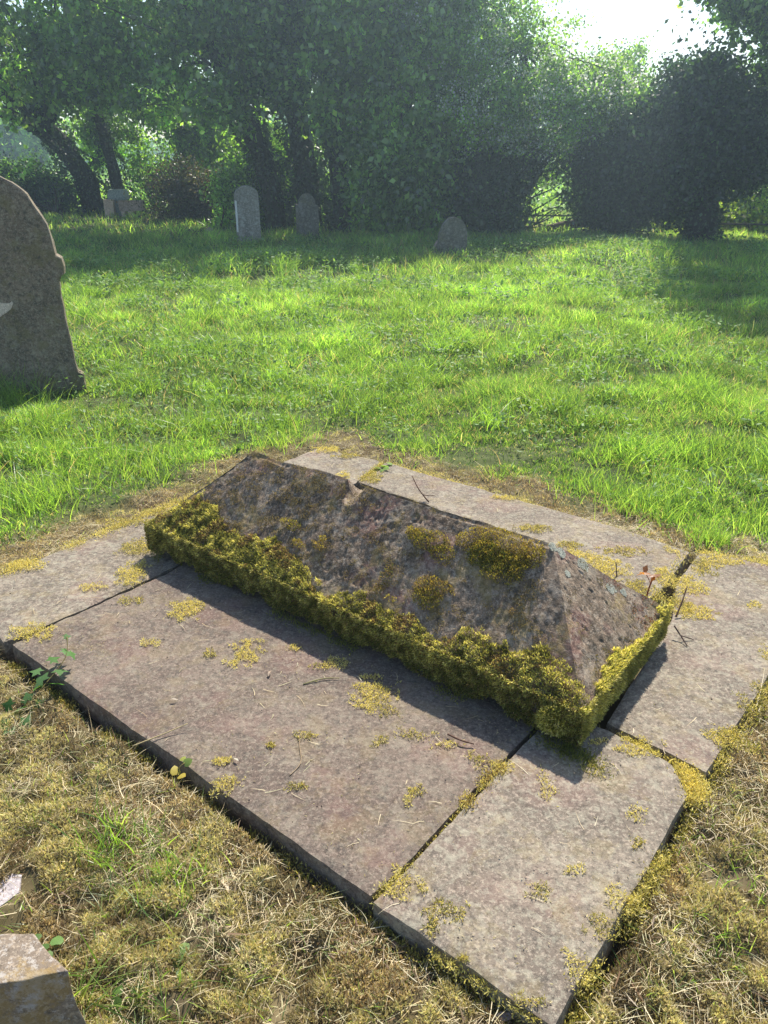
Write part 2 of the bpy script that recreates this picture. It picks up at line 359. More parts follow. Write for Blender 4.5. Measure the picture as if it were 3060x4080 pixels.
def deform(P):
    d = (P - N0); p = d @ b_; q = d @ a_; z = P[:, 2]
    P = P + v3(P, .22, 61) * .007 + v3(P, .06, 64) * .0035 + v3(P, .022, 67) * .0010
    # ridge chip and worn arrises
    w1 = np.clip(1 - np.abs(p - 1.065) / .036, 0, 1) ** .4 * (p > 1.03) + np.clip(1 - np.abs(p - 1.065) / .05, 0, 1) * (p <= 1.03)
    P[:, 2] -= np.where(z > .352, (z - .352) * np.clip(w1, 0, 1), 0)
    P[:, 2] -= np.where(z > .40, .006 * np.clip(vn(P, .09, 70) + .3, 0, 1), 0)
    return P
def carve(P, u, v):
    dep = np.zeros(len(P))
    for x0, y0, x1, y1 in STR:
        dx, dy = x1 - x0, y1 - y0; L2 = dx * dx + dy * dy + 1e-12
        t = np.clip(((u - x0) * dx + (v - y0) * dy) / L2, 0, 1); dd = np.hypot(u - x0 - t * dx, v - y0 - t * dy)
        dep = np.maximum(dep, np.clip(1 - dd / .0052, 0, 1) ** .6 * .006)
    r = np.random.default_rng(4)
    for k in range(35):     # pits where the face has spalled
        pu, pv, pr = r.uniform(.1, 1.8), r.uniform(.05, .4), r.uniform(.005, .013)
        dd = np.hypot((u - pu), (v - pv) / 1.5); dep = np.maximum(dep, np.clip(1 - dd / pr, 0, 1) ** .6 * pr * .45)
    for k in range(9):       # flutes that water has worn at the right of the face
        pu = .14 + k * .028; dd = np.abs(u - pu - .05 * (v - .25)); m_ = np.clip((v - .12) / .05, 0, 1) * np.clip((.3 - v) / .06, 0, 1)
        dep = np.maximum(dep, np.clip(1 - dd / .011, 0, 1) * .0045 * m_)
    return dep
z0 = .018; e = .02
parts = []
def addp(c, n, m, f=None):
    P, F, u, v = grid(*c, n, m); D = deform(P)
    if f is not None: D = f(P, D)
    parts.append((D, [F], np.ones((len(D), 3))))
E = [G(0, 0, HE), G(CL, 0, HE), G(CL, CW, HE), G(0, CW, HE)]; Rg = [G(I0, CW / 2, HR), G(I1, CW / 2, HR)]
Bt = [G(e, e, z0), G(CL - e, e, z0), G(CL - e, CW - e, z0), G(e, CW - e, z0)]
def fN(P, D):
    u = (P - N0) @ b_; v = (P - G(0, 0, HE)) @ slN; m_ = np.clip(v / .02, 0, 1) * np.clip((SLN - v) / .02, 0, 1) * np.clip((u - I0 * v / SLN) / .03, 0, 1)
    rough = np.abs(vn(P, .009, 81)) * .0022 + np.abs(vn(P, .03, 82)) * .002 + np.clip(fbm(P, .02, 83, 3), 0, 1) * .002
    return D - nN * ((carve(P, u, v) + rough) * m_)[:, None]
def fE(P, D):
    v = (P - G(0, 0, HE)) @ slE; m_ = np.clip(v / .02, 0, 1) * np.clip((SLE - v) / .03, 0, 1)
    rough = np.clip(vn(P, .012, 91) - .45, 0, 1) * .010 + np.abs(vn(P, .04, 92)) * .002 + np.abs(vn(P, .008, 93)) * .0012
    q = (P - N0) @ a_; qe = .33 * v / SLE; m_ = m_ * np.clip((q - qe) / .03, 0, 1) * np.clip((CW - qe - q) / .03, 0, 1)
    return D - nE * (rough * m_)[:, None]
addp((E[0], E[1], Rg[1], Rg[0]), 380, 88, fN)
addp((E[3], E[0], Rg[0], Rg[0] + 1e-6), 130, 80, fE)
addp((E[2], E[3], Rg[0], Rg[1]), 150, 30); addp((E[1], E[2], Rg[1], Rg[1] + 1e-6), 60, 30)
for i in range(4): j = (i + 1) % 4; addp((Bt[i], Bt[j], E[j], E[i]), 380 if i == 0 else 130 if i == 3 else 80, 10)
parts.append((np.array([Bt[0], Bt[3], Bt[2], Bt[1]]), [np.array([[0, 1, 2, 3]])], np.ones((4, 3))))
V, F, C = join(*parts)
mk('stone_body', V, F, M_cope, stone, smooth=True)
# hidden bed stone on which the coped stone rests
Vb = np.array([G(.09, .08, -.03), G(CL - .09, .08, -.03), G(CL - .09, CW - .08, -.03), G(.09, CW - .08, -.03), G(.09, .08, .022), G(CL - .09, .08, .022), G(CL - .09, CW - .08, .022), G(.09, CW - .08, .022)])
mk('bed_stone', Vb, [np.array([[0, 1, 5, 4], [1, 2, 6, 5], [2, 3, 7, 6], [3, 0, 4, 7], [4, 5, 6, 7]])], M_cope, stone)
# pale round lichens on the hip end
def disc_blob(c, n_, r, seed, name, mat, parent, th=.002):
    t = unit(np.cross(n_, A(0, 0, 1))); s = np.cross(n_, t); K = 22; V = [c + n_ * (th + .001)]; 
    for ring, rr in ((0, .6), (1, .93), (2, 1.0)):
        for k in range(K):
            a = 2 * math.pi * k / K; rad = r * rr * (1 + .25 * math.sin(3 * a + seed) + .12 * math.sin(7 * a + 2 * seed))
            V.append(c + (t * math.cos(a) + s * math.sin(a)) * rad + n_ * (th * (1, .8, -2.0)[ring]))
    T = [(0, 1 + k, 1 + (k + 1) % K) for k in range(K)]; Q = []
    for g_ in (0, 1):
        for k in range(K): Q.append((1 + g_ * K + k, 1 + (g_ + 1) * K + k, 1 + (g_ + 1) * K + (k + 1) % K, 1 + g_ * K + (k + 1) % K))
    return mk(name, np.array(V), [np.array(Q), np.array(T)], mat, parent, smooth=True)
M_lich = stone_mat('pale_lichen', (.40, .42, .36), (.5, .5, .45), (.55, .55, .5), .4, dark_amt=.1)
pE = G(0, 0, HE)
def lichen(q0, v0, r0, seed):
    n = 1500; q = rng.uniform(-1.3, 1.3, n); v = rng.uniform(-1.3, 1.3, n); P0 = pE + a_ * (q0 + q * r0)[:, None] + slE * (v0 + v * r0)[:, None]
    k = np.hypot(q, v) + .3 * fbm(P0, .02, seed, 2) < 1; P0 = P0[k]; m = len(P0); P1 = deform(P0.copy()) + nE * rng.uniform(-.0015, .0012, (m, 1))
    D = unit(rng.normal(0, 1, (m, 3))); D = unit(D - nE * (D @ nE)[:, None] * .85); S = unit(np.cross(nE, D)); V, F, C = leaves(P1, D, S, rng.uniform(.002, .0045, m), rng.uniform(.002, .004, m), mixc(m, [(.42, .42, .34), (.5, .5, .42), (.36, .37, .3)], .1))
    mk('lichen_spot', V, F, M_lich, stone, col=C)
M_lich = tint_mat('pale_lichen')
pE = G(0, 0, HE)
for i, (q, v, r) in enumerate([(.341, .361, .018), (.403, .289, .024), (.463, .178, .022), (.505, .143, .014), (.322, .392, .016), (.30, .30, .01)]): lichen(q, v, r, 400 + i)


# ------------------------------------------------------------------ moss
YEL = [(.82, .76, .20), (.70, .67, .17), (.52, .53, .13), (.85, .76, .34)]
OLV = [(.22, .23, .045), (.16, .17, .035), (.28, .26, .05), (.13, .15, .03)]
BRN = [(.30, .22, .09), (.40, .29, .12), (.18, .125, .06)]
def shoots(P, Nn, col, L=(.008, .017), W=(.0026, .0042), spread=.8, up=.4):
    n = len(P); D = unit(Nn + rng.normal(0, spread, (n, 3)) * .7 + A(0, 0, up)); S = side(D)
    return leaves(P, D, S, rng.uniform(*L, n), rng.uniform(*W, n), col, .5)
BU = np.array([(-.03,.055),(.036,.069),(.101,.106),(.160,.126),(.244,.082),(.329,.097),(.421,.084),(.482,.024),(.524,.028),(.581,.063),(.688,.056),(.824,.057),(.913,.037),(.93,.003),(.952,.007),(.992,.046),(1.068,.079),(1.193,.131),(1.326,.117),(1.407,.091),(1.487,.096),(1.588,.158),(1.702,.200),(1.797,.105),(1.90,.0)])
BE = np.array([(0,-.01),(.094,.0),(.19,.045),(.30,.025),(.41,.0),(.50,.0),(.62,-.004),(.68,-.01)])
mp_ = []
n = 60000                                    # near slope band
u = rng.uniform(-.01, 1.89, n); v = rng.uniform(-.01, .22, n); P = G(0, 0, HE) + u[:, None] * b_ + v[:, None] * slN
lim = np.interp(u, BU[:, 0], BU[:, 1]) + fbm(P, .03, 71, 3) * .024; depth = np.clip((lim - v) / .035, 0, 1); k = (v < lim)
P, u, v, depth = P[k], u[k], v[k], depth[k]; bmp = np.clip(fbm(P, .024, 72, 3) * .6 + .5, 0, 1); th_ = (.002 + .010 * bmp + .006 * np.clip(vn(P, .09, 87), 0, 1)) * np.clip(depth * 1.2 + .1 * rng.normal(0, 1, len(depth)), 0, 1)
mossbody = []
t = np.clip(bmp * 1.5 - .25 + .2 * vn(P, .02, 73), 0, 1)[:, None]
col = mixc(len(P), YEL) * t + mixc(len(P), OLV) * (1 - t); br = (fbm(P, .05, 74, 2) > .25)[:, None] * (rng.random((len(P), 1)) < .65); col = np.where(br, mixc(len(P), BRN), col)
mp_.append(shoots(P + nN * (th_ * rng.uniform(.8, 1, len(P)))[:, None], np.tile(nN, (len(P), 1)), col * rng.choice([.55, 1., 1.25], (len(P), 1)), (.007, .015), (.0026, .0042)))
n = 60000                                    # near vertical face
u = rng.uniform(-.012, 1.892, n); zz = rng.uniform(z0 - .004, HE + .01, n); P = G(0, -.004, 0) + u[:, None] * b_ + A(0, 0, 1) * zz[:, None]
gap = (fbm(P, .045, 79, 3) > .55 + .4 * rng.random(len(P))); P = P[~gap]; bmp = np.clip(fbm(P, .022, 75, 3) * .6 + .5, 0, 1); kk = P[:, 2] > .02 + .05 * fbm(P * A(1, 1, .1), .07, 85, 3); P, bmp = P[kk], bmp[kk]; th_ = (.010 * np.clip(vn(P, .11, 86) + .2, 0, 1) + .002 + .011 * bmp) * np.clip(P[:, 2] / .1, .35, 1) * np.clip((HE + .022 - P[:, 2]) / .035, .15, 1)
t = np.clip(bmp - .45 + (P[:, 2] - .05) * 6, 0, 1)[:, None]; col = mixc(len(P), YEL) * t + mixc(len(P), OLV) * (1 - t)
col = np.where((rng.random((len(P), 1)) < .18), mixc(len(P), BRN), col)
mp_.append(shoots(P - a_ * (th_ * rng.uniform(.75, 1, len(P)))[:, None], np.tile(-a_, (len(P), 1)), col * rng.choice([.5, 1., 1.2], (len(P), 1)), (.007, .015), (.0026, .0042), up=.1))
n = 24000                                    # hip end band and its vertical face
q = rng.uniform(-.01, .67, n); v = rng.uniform(-.01, .08, n); P = G(0, 0, HE) + q[:, None] * a_ + v[:, None] * slE
lim = np.interp(q, BE[:, 0], BE[:, 1]) + fbm(P, .035, 77, 3) * .03; k = v < lim; P = P[k]
col = mixc(len(P), YEL + OLV[:1]); mp_.append(shoots(P + nE * rng.uniform(.002, .014, (len(P), 1)), np.tile(nE, (len(P), 1)), col))
n = 15000
q = rng.uniform(-.012, .67, n); zz = rng.uniform(z0, HE + .012, n); P = G(-.004, 0, 0) + q[:, None] * a_ + A(0, 0, 1) * zz[:, None]; th_ = .002 + .007 * np.clip(fbm(P, .06, 78, 2) * .5 + .5, 0, 1)
t = np.clip(fbm(P, .04, 76, 2) * .5 + .6, 0, 1)[:, None]; col = mixc(n, YEL) * t + mixc(n, OLV) * (1 - t)
k = fbm(P, .05, 84, 3) < .45 + .4 * rng.random(n); P, col, th_ = P[k], col[k] * rng.choice([.5, .8, 1.], (k.sum(), 1)), th_[k]
mp_.append(shoots(P - b_ * (th_ * rng.uniform(.3, 1, len(P)))[:, None], np.tile(-b_, (len(P), 1)), col, (.006, .013), up=.1))
# rounded lumps at the near corner
n = 5000; c0 = G(.05, .0, .075); D = rdir(n); D = D[(D @ -a_ > -.2)]; P = c0 + D * A(.07, .022, .05) * rng.uniform(.8, 1, (len(D), 1)); mp_.append(shoots(P, D, mixc(len(D), YEL + OLV)))
# far and left lower edges
n = 16000; s = rng.uniform(0, 1, n); f = rng.random(n) < .7; base = np.where(f[:, None], G(0, CW, HE) + (s * CL)[:, None] * b_, G(CL, 0, HE) + (s * CW)[:, None] * a_); nrm = np.where(f[:, None], a_[None], b_[None])
P = base + nrm * rng.uniform(-.03, .014, (n, 1)) + A(0, 0, 1) * rng.uniform(-.1, .012, (n, 1)); P[:, 2] += np.clip(-((P - base) * nrm).sum(1), 0, 1) * .8
mp_.append(shoots(P, nrm + A(0, 0, .6), mixc(n, YEL + OLV)))
# cushions on the near face
def cushion(u0, v0, ru, rv, seed, cols, thick=.014, dens=26000, rough=.35):
    n = int(dens * ru * rv * 20); du = rng.uniform(-1.25, 1.25, n); dv = rng.uniform(-1.25, 1.25, n)
    P = G(0, 0, HE) + (u0 + du * ru)[:, None] * b_ + (v0 + dv * rv)[:, None] * slN
    r = np.hypot(du, dv) + fbm(P, max(ru, .02) * .6, seed, 3) * rough; k = r < 1; P = P[k]; r = r[k]
    t_ = thick * np.sqrt(np.clip(1 - r * r, 0, 1)) * (.7 + .7 * fbm(P, .022, seed + 4, 2))
    P = P + nN * (t_ * rng.uniform(.55, 1, len(P)))[:, None]
    return shoots(P, np.tile(nN, (len(P), 1)), mixc(len(P), cols), (.006, .012), (.0022, .0036))
GY = [(.48, .42, .07), (.36, .33, .06), (.50, .38, .07), (.26, .19, .06)]
GO = [(.10, .14, .03), (.16, .18, .04), (.3, .25, .05)]
for u, v, ru, rv, cl in [(.68,.318,.085,.04,GY+GO),(.74,.325,.04,.02,GY),(.60,.29,.05,.03,GO+GY),(.42,.375,.16,.05,GY),(.44,.33,.10,.04,GO),(.33,.40,.05,.03,GY+BRN),(.35,.385,.06,.03,GY+BRN),(.47,.34,.07,.04,GO+GY),(.40,.31,.07,.045,GO+GY),(.345,.33,.03,.05,GY),(.59,.175,.075,.05,GY+BRN),(.58,.14,.05,.035,GO+GY),(1.059,.17,.032,.02,GY+BRN),(1.06,.20,.02,.012,GY),(1.22,.205,.05,.018,GY+OLV),(.752,.14,.024,.06,GO+BRN),(.302,.19,.012,.01,BRN),(1.15,.15,.03,.015,GY),(.70,.09,.02,.012,GY)]:
    mp_.append(cushion(u, v, ru, rv, int(u * 1000), cl))
# thin crumbs of moss all over the face
n = 75000; u = rng.uniform(.05, 1.85, n); v = rng.uniform(0, SLN, n); P = G(0, 0, HE) + u[:, None] * b_ + v[:, None] * slN
k = (fbm(P, .03, 88, 4) > .38 - .7 * np.clip(u - .95, 0, .5) + .4 * np.clip(.35 - u, 0, .3)) & (u > I0 * v / SLN) & (u < CL - (CL - I1) * v / SLN); P = P[k]; P = P + nN * rng.uniform(-.002, .004, (len(P), 1))
mp_.append(shoots(P, np.tile(nN, (len(P), 1)), mixc(len(P), [(.17, .14, .06), (.24, .19, .08), (.10, .085, .045), (.32, .26, .10)]), (.003, .007), (.0018, .003)))
n = 9000; q = rng.uniform(0, CW, n); v = rng.uniform(0, SLE, n); P = G(0, 0, HE) + q[:, None] * a_ + v[:, None] * slE
qe = .33 * v / SLE; k = (fbm(P, .035, 98, 4) > .35) & (q > qe) & (q < CW - qe); P = P[k]; red = ((P - N0) @ a_ > .45)[:, None]
c = np.where(red & (rng.random((len(P), 1)) < .6), mixc(len(P), [(.25, .07, .03), (.18, .06, .03)]), mixc(len(P), [(.16, .13, .05), (.2, .17, .05)]))
mp_.append(shoots(P, np.tile(nE, (len(P), 1)), c, (.004, .009), (.0018, .003)))
V, F, C = join(*mp_); o = mk('moss', V, F, M_moss, stone, col=C); tag(o, kind='stuff')
o['label'] = 'yellow green moss thick on the lower edge'

# moss patches lying on the slabs
MP = {
 'near': (S_near, [(-.717,2.360,.050,.058),(-.927,2.423,.037,.024),(-.456,2.092,.049,.058),(-.571,2.095,.018,.021),(-.035,1.885,.059,.068),(.021,1.810,.027,.029),(-.156,2.044,.039,.030),(.084,1.493,.019,.022),(.069,1.469,.014,.025),(.259,1.610,.035,.032),(-.300,2.126,.022,.016),(-.207,2.025,.027,.015),(-.415,1.509,.036,.027),(-.308,1.660,.013,.009),(-.793,2.153,.028,.020),(-.229,1.701,.029,.015),(-.438,1.596,.020,.012),(.093,1.705,.046,.019),(.174,1.660,.039,.019),(-.228,1.509,.027,.013),(-1.207,2.213,.067,.043),(-.012,1.682,.018,.023)]),
 'left': (S_left, [(-.986,2.621,.045,.078),(-1.014,2.846,.070,.061),(-1.098,2.523,.042,.025),(-1.115,3.080,.122,.033),(-1.422,2.688,.074,.033),(-1.026,3.192,.075,.031),(-.332,3.999,.06,.04),(-.21,3.90,.06,.03),(-.210,3.612,.028,.050)]),
 'nr': (S_nr, [(.121,1.140,.048,.027),(.037,1.218,.044,.035),(.099,1.099,.014,.022),(.626,1.420,.025,.031),(.608,1.331,.016,.017),(.447,1.246,.025,.018),(.572,1.566,.032,.028),(.422,1.509,.019,.050),(.347,1.194,.025,.019),(.526,1.168,.031,.034),(.463,1.101,.030,.027),(.388,1.010,.022,.036),(.278,.950,.036,.013),(.70,1.654,.065,.031),(.609,1.221,.021,.034),(.317,1.575,.025,.021),(.254,1.509,.017,.020),(.599,1.682,.021,.016),(.161,1.035,.013,.008)]),
 'right': (S_right, [(.957,1.701,.045,.033),(.986,1.675,.046,.045),(1.115,2.348,.070,.046),(1.07,2.40,.041,.048),(1.360,2.715,.063,.042),(1.27,2.67,.040,.06),(1.17,2.53,.042,.059),(1.143,1.905,.020,.054),(1.347,2.385,.020,.024),(1.078,1.83,.019,.046),(1.26,2.08,.02,.05)]),
 'far': (S_far, [(-.069,3.600,.052,.074),(.575,3.348,.053,.023),(.649,3.016,.069,.033),(.866,2.677,.085,.087),(.995,2.806,.088,.034),(.798,2.781,.049,.033),(.943,2.499,.063,.057),(1.094,2.585,.036,.061),(.786,2.855,.047,.026),(1.18,2.82,.03,.04)])}
def flat_patch(x, y, rx, ry, z, cols, dens=60000, thick=.008, seed=0, L=(.006, .012)):
    n = max(300, int(dens * rx * ry * 17)); du = rng.uniform(-1.4, 1.4, n); dv = rng.uniform(-1.4, 1.4, n); P = np.stack([x + du * rx, y + dv * ry, np.full(n, z)], 1)
    r = np.hypot(du, dv) + fbm(P, .02, seed, 3) * .85 + rng.normal(0, .12, n); k = r < 1; P = P[k]; r = r[k]; P[:, 2] += thick * np.clip(1 - r, 0, 1) * rng.uniform(.2, 1, len(P))
    return shoots(P, np.tile(A(0, 0, 1), (len(P), 1)), mixc(len(P), cols), L, (.0018, .0032), 1.8, .1)
SY = [(.78, .69, .20), (.66, .59, .18), (.50, .46, .14), (.74, .65, .34)]
sd_ = 200
for key, (S, L) in MP.items():
    for (x, y, rx, ry) in L:
        sd_ += 3; big = rx * ry > .0012
        V, F, C = flat_patch(x, y, rx, ry, .002, SY if sd_ % 2 else SY + OLV[:2] + BRN[:1], 46000 if big else 34000, .006 if big else .003, sd_)
        mk('moss_patch', V, F, M_moss, S, col=C)

# ------------------------------------------------------------------ ground cover: dry moss and straw near the grave
def scatter(n, x0, x1, y0, y1):
    return rng.uniform(x0, x1, n), rng.uniform(y0, y1, n)
def in_plinth(x, y, m=.0):
    p, q = pq(xy3(x, y)); ins = (p > -.31 + m) & (p < 2.19 - m) & (q > -.715 + m) & (q < 1.38 - m)
    notch = (p < -.22) & (q > -.02) & (q < .14); return ins & ~notch
def inview(x, y, z=-.08, m=.2):
    dy = y * .9051 + (1.5 - z) * .4253; px = np.abs(x) / np.maximum(dy, .01); vv = (-(1.5 - z) * .9051 + y * .4253) / dy
    return (px < .5 + m) & (vv > -.67 - m)
cov = []
n = 680000; y = .5 + rng.random(n) ** 1.7 * 4.45; x = rng.uniform(-.72, .72, n) * (y * .905 + .67); k = (rng.random(len(x)) < thatch(x, y)) & ~in_plinth(x, y, .0) & inview(x, y); x, y = x[k], y[k]
k = fbm(xy3(x, y), .07, 61, 3) > -.5 + .25 * rng.normal(0, 1, len(x)) * .3; x, y = x[k], y[k]; P = np.stack([x, y, gz(x, y)], 1); cl = fbm(xy3(x, y), .06, 51, 3); cb = fbm(xy3(x, y), .28, 55, 2)
t = np.clip(cl * .8 + .45, 0, 1)[:, None]; col = (mixc(len(P), [(.70, .62, .28), (.56, .53, .22), (.42, .43, .17), (.70, .60, .38)]) * t + mixc(len(P), [(.26, .22, .12), (.13, .105, .06), (.25, .18, .11)]) * (1 - t))
dead = (cb > .15)[:, None] & (rng.random((len(P), 1)) < .75); col = np.where(dead, mixc(len(P), [(.46, .37, .2), (.28, .2, .11), (.55, .45, .28)]), col)
P[:, 2] += np.clip(cl, 0, 1) * .022 * rng.uniform(.6, 1, len(P)) + .001
cov.append(shoots(P, np.tile(A(0, 0, 1), (len(P), 1)), col, (.009, .020), (.0024, .0042), 1.1, .25))
V, F, C = join(*cov); o = mk('ground_moss', V, F, M_moss, col=C); tag(o, 'dry yellow moss covering the ground round the slabs', 'moss', kind='stuff')
# straw
def straw(n, x0, x1, y0, y1, cols, L=(.03, .10), W=(.0008, .0018), zoff=.014, mask=None, flat=.12):
    x, y = scatter(n, x0, x1, y0, y1); pr = thatch(x, y) * (.25 + .75 * (fbm(xy3(x, y), .16, 58, 3) > .0)); k = (rng.random(n) < pr) & ~in_plinth(x, y, -.022) & inview(x, y); x, y = x[k], y[k]; m = len(x)
    P = np.stack([x, y, gz(x, y) + rng.uniform(.002, zoff, m)], 1); az = rng.uniform(0, 2 * np.pi, m)
    D = unit(np.stack([np.cos(az), np.sin(az), rng.normal(.06, flat, m)], 1)); B = rng.normal(0, .4, (m, 3)) * A(1, 1, .25); B[:, 2] -= .08
    S = unit(np.cross(D, A(0, 0, 1)) + rng.normal(0, .4, (m, 3)))
    return strands(P, D, B, rng.uniform(*L, m) * rng.uniform(.5, 1, m), rng.uniform(*W, m), S, mixc(m, cols), 3, 3)
ST = [(.68, .57, .36), (.60, .49, .28), (.48, .37, .2), (.34, .25, .14), (.60, .54, .36), (.50, .49, .26)]
a1 = straw(170000, -1.8, 1.9, .55, 3.2, ST, (.015, .07)); a2 = straw(50000, -2.6, 2.6, 2.4, 5, ST, (.03, .09)); a3 = straw(7000, -1.6, 1.8, .55, 2.8, [(.22, .13, .07), (.15, .09, .05)], (.02, .06), (.002, .004))
a4 = straw(900, -1.5, 1.6, .6, 2.8, ST[:2], (.10, .22), (.0010, .002), .03)
V, F, C = join(a1, a2, a3, a4); o = mk('straw', V, F, M_straw, col=C); tag(o, 'pale dry straw and dead grass strewn over the moss', 'straw', kind='stuff')

# ------------------------------------------------------------------ grass
def blades(x, y, H, W, col, lean=.5, seg=3, z=None):
    n = len(x); az = rng.uniform(0, 2 * np.pi, n); P = np.stack([x, y, (gz(x, y) if z is None else z) - .005], 1)
    d = np.stack([np.cos(az), np.sin(az), np.zeros(n)], 1); l0 = np.abs(rng.normal(0, lean * .6, n)); l1 = np.abs(rng.normal(lean * .7, lean * .5, n))
    D = unit(A(0, 0, 1) + d * l0[:, None]); B = d * l1[:, None] - A(0, 0, 1) * (l1 * .35)[:, None]
    fa = rng.uniform(0, np.pi, n); S = unit(np.cross(D, np.stack([np.cos(fa), np.sin(fa), np.zeros(n)], 1)) + 1e-6)
    return strands(P, D, B, H, W, S, col, seg, 1.6)
GR = [(.18, .29, .05), (.24, .36, .06), (.12, .23, .045), (.33, .42, .11), (.19, .31, .045), (.09, .19, .045)]
gp = []
def lawn(n, y0, y1, hw, hh, wd, seg=3, fill=.18):
    yy = np.sqrt(rng.uniform(y0 ** 2, y1 ** 2, n)); xx = rng.uniform(-1, 1, n) * hw * yy
    t = thatch(xx, yy); keep = (rng.random(n) > t * 1.08) & ~in_plinth(xx, yy, -.03) & inview(xx, yy, m=.18); 
    Pq = xy3(xx, yy); tuft = np.clip(fbm(Pq, .26, 101, 3) * .9 + .42, 0, 1); bigt = np.clip(fbm(Pq, .9, 105, 2) * .6 + .5, 0, 1)
    keep &= rng.random(n) < fill + (1 - fill) * tuft
    xx, yy, tuft, bigt, t = [v[keep] for v in (xx, yy, tuft, bigt, t)]; m = len(xx)
    h = hh * (.28 + .95 * tuft * (.4 + .6 * bigt) + .25 * rng.random(m)) * (1 - .5 * t); dry = (rng.random(m) < .09 + .35 * t)[:, None]
    col = mixc(m, GR, .3) * (.42 + .55 * bigt[:, None] + .55 * tuft[:, None]); col = col * (1 + .22 * np.clip((yy - 5) / 4, 0, 1))[:, None]; col = col * (1 - .35 * (1 - bigt)[:, None]) + A(.03, .09, .03) * .35 * (1 - bigt)[:, None]  # colour also rises with distance, putting the far lawn's sunlight into the blades
    col = np.where(dry, mixc(m, ST[:3]) * .7, col)
    p_, q_ = pq(xy3(xx, yy)); edge = np.clip((dist_plinth(p_, q_) - .12) / 1.5, .3, 1); h = (h if fill > .5 else h * edge) * (1 - .75 * np.exp(-((xx + 2.08) ** 2 + (yy - 5.2) ** 2) / .07))
    gp.append(blades(xx, yy, h, wd * rng.uniform(.6, 1.3, m), col, .55, seg))
lawn(90000, 2.6, 7.5, .68, .05, .0055, 2, .9); lawn(300000, 2.2, 6, .70, .12, .0052); lawn(225000, 6, 10.5, .68, .14, .0075); lawn(105000, 10.5, 16.5, .68, .20, .011, 2); lawn(46000, 16.5, 24, .68, .20, .02, 2)
V, F, C = join(*gp); o = mk('grass', V, F, M_grass, col=C); tag(o, 'bright green long grass over the churchyard lawn', 'grass', kind='stuff')
# tufts near the stones and in the foreground
def tuft(cx, cy, r, n, h, w_, lean=.5, z=None, cols=GR):
    x = rng.normal(cx, r, n); y = rng.normal(cy, r, n); k = ~in_plinth(x, y, 0); x, y = x[k], y[k]; m = len(x)
    return blades(x, y, h * rng.uniform(.4, 1, m), w_ * rng.uniform(.6, 1.2, m), mixc(m, cols), lean, 4)
n = 16000; yy_ = .6 + rng.random(n) ** 1.3 * 3.2; xx_ = rng.uniform(-.62, .62, n) * (yy_ * .905 + .67); k = (thatch(xx_, yy_) > .4) & ~in_plinth(xx_, yy_, -.02) & (fbm(xy3(xx_, yy_), .13, 66, 3) > -.05)
xx_, yy_ = xx_[k], yy_[k]; m = len(xx_); short = blades(xx_, yy_, rng.uniform(.02, .055, m), rng.uniform(.0018, .003, m), mixc(m, GR + [(.35, .38, .16)], .25), .9, 3)
tp = [short, tuft(-.66, 1.36, .045, 130, .13, .0035), tuft(-.50, 1.25, .05, 130, .10, .0035), tuft(-.60, 1.22, .035, 60, .08, .003, 1.0, cols=[(.25, .3, .12), (.2, .27, .1)]), tuft(-.55, 1.30, .09, 120, .07, .003, .9),
      tuft(-.62, .98, .03, 40, .16, .004, .8), tuft(-.50, .95, .05, 80, .10, .0035, .8), tuft(.72, 1.08, .05, 80, .07, .003), tuft(.85, 1.25, .07, 120, .07, .003), tuft(.48, .80, .05, 60, .09, .003),
      tuft(-.3, 1.05, .05, 50, .05, .003, .9), tuft(.8, 1.45, .06, 80, .05, .003), tuft(-.93, 1.5, .06, 60, .06, .003)]
for (cx, cy, r, n, h) in [(1.42, 2.98, .05, 260, .20), (1.25, 3.35, .10, 500, .22), (1.75, 3.15, .12, 400, .2), (1.05, 3.6, .1, 300, .18), (.2, 4.15, .12, 300, .2), (.62, 3.75, .06, 120, .12), (1.5, 3.5, .12, 500, .22), (-.6, 4.3, .12, 300, .22), (-1.3, 3.9, .15, 500, .26), (-1.7, 3.5, .15, 500, .26), (-1.9, 4.2, .2, 600, .3), (-2.5, 5.05, .15, 260, .38), (-2.75, 5.1, .12, 200, .42), (-1.1, 4.6, .15, 400, .25), (1.9, 3.9, .2, 600, .25)]:
    tp.append(tuft(cx, cy, r, n, h * (.72 if cy < 4.5 else 1), .0045))
for k in range(230):
    yy_ = math.sqrt(rng.uniform(9, 150)); xx_ = rng.uniform(-.55, .55) * yy_
    if thatch(A(xx_), A(yy_))[0] < .2 and dist_plinth(*pq(xy3(A(xx_), A(yy_))))[0] > .25:
        g0 = rng.uniform(.7, 1.25); tp.append(tuft(xx_, yy_, rng.uniform(.04, .13), int(rng.uniform(80, 260)), rng.uniform(.14, .26), .0012 * yy_ ** .75 + .0025, .55, cols=[tuple(v * g0 for v in c) for c in GR[:3]]))
n = 900; yy_ = np.sqrt(rng.uniform(9, 150, n)); xx_ = rng.uniform(-.55, .55, n) * yy_; k = (thatch(xx_, yy_) < .2) & (fbm(xy3(xx_, yy_), .8, 67, 2) > -.1); xx_, yy_ = xx_[k], yy_[k]; m = len(xx_)
tp.append(blades(xx_, yy_, rng.uniform(.12, .26, m), .0012 + .0006 * yy_, mixc(m, [(.5, .42, .24), (.42, .3, .2), (.4, .42, .2), (.3, .2, .14)]), .5, 4))
V, F, C = join(*tp); o = mk('grass_tufts', V, F, M_grass, col=C); tag(o, 'taller tufts of green grass standing out of the lawn and moss', 'grass', kind='stuff')
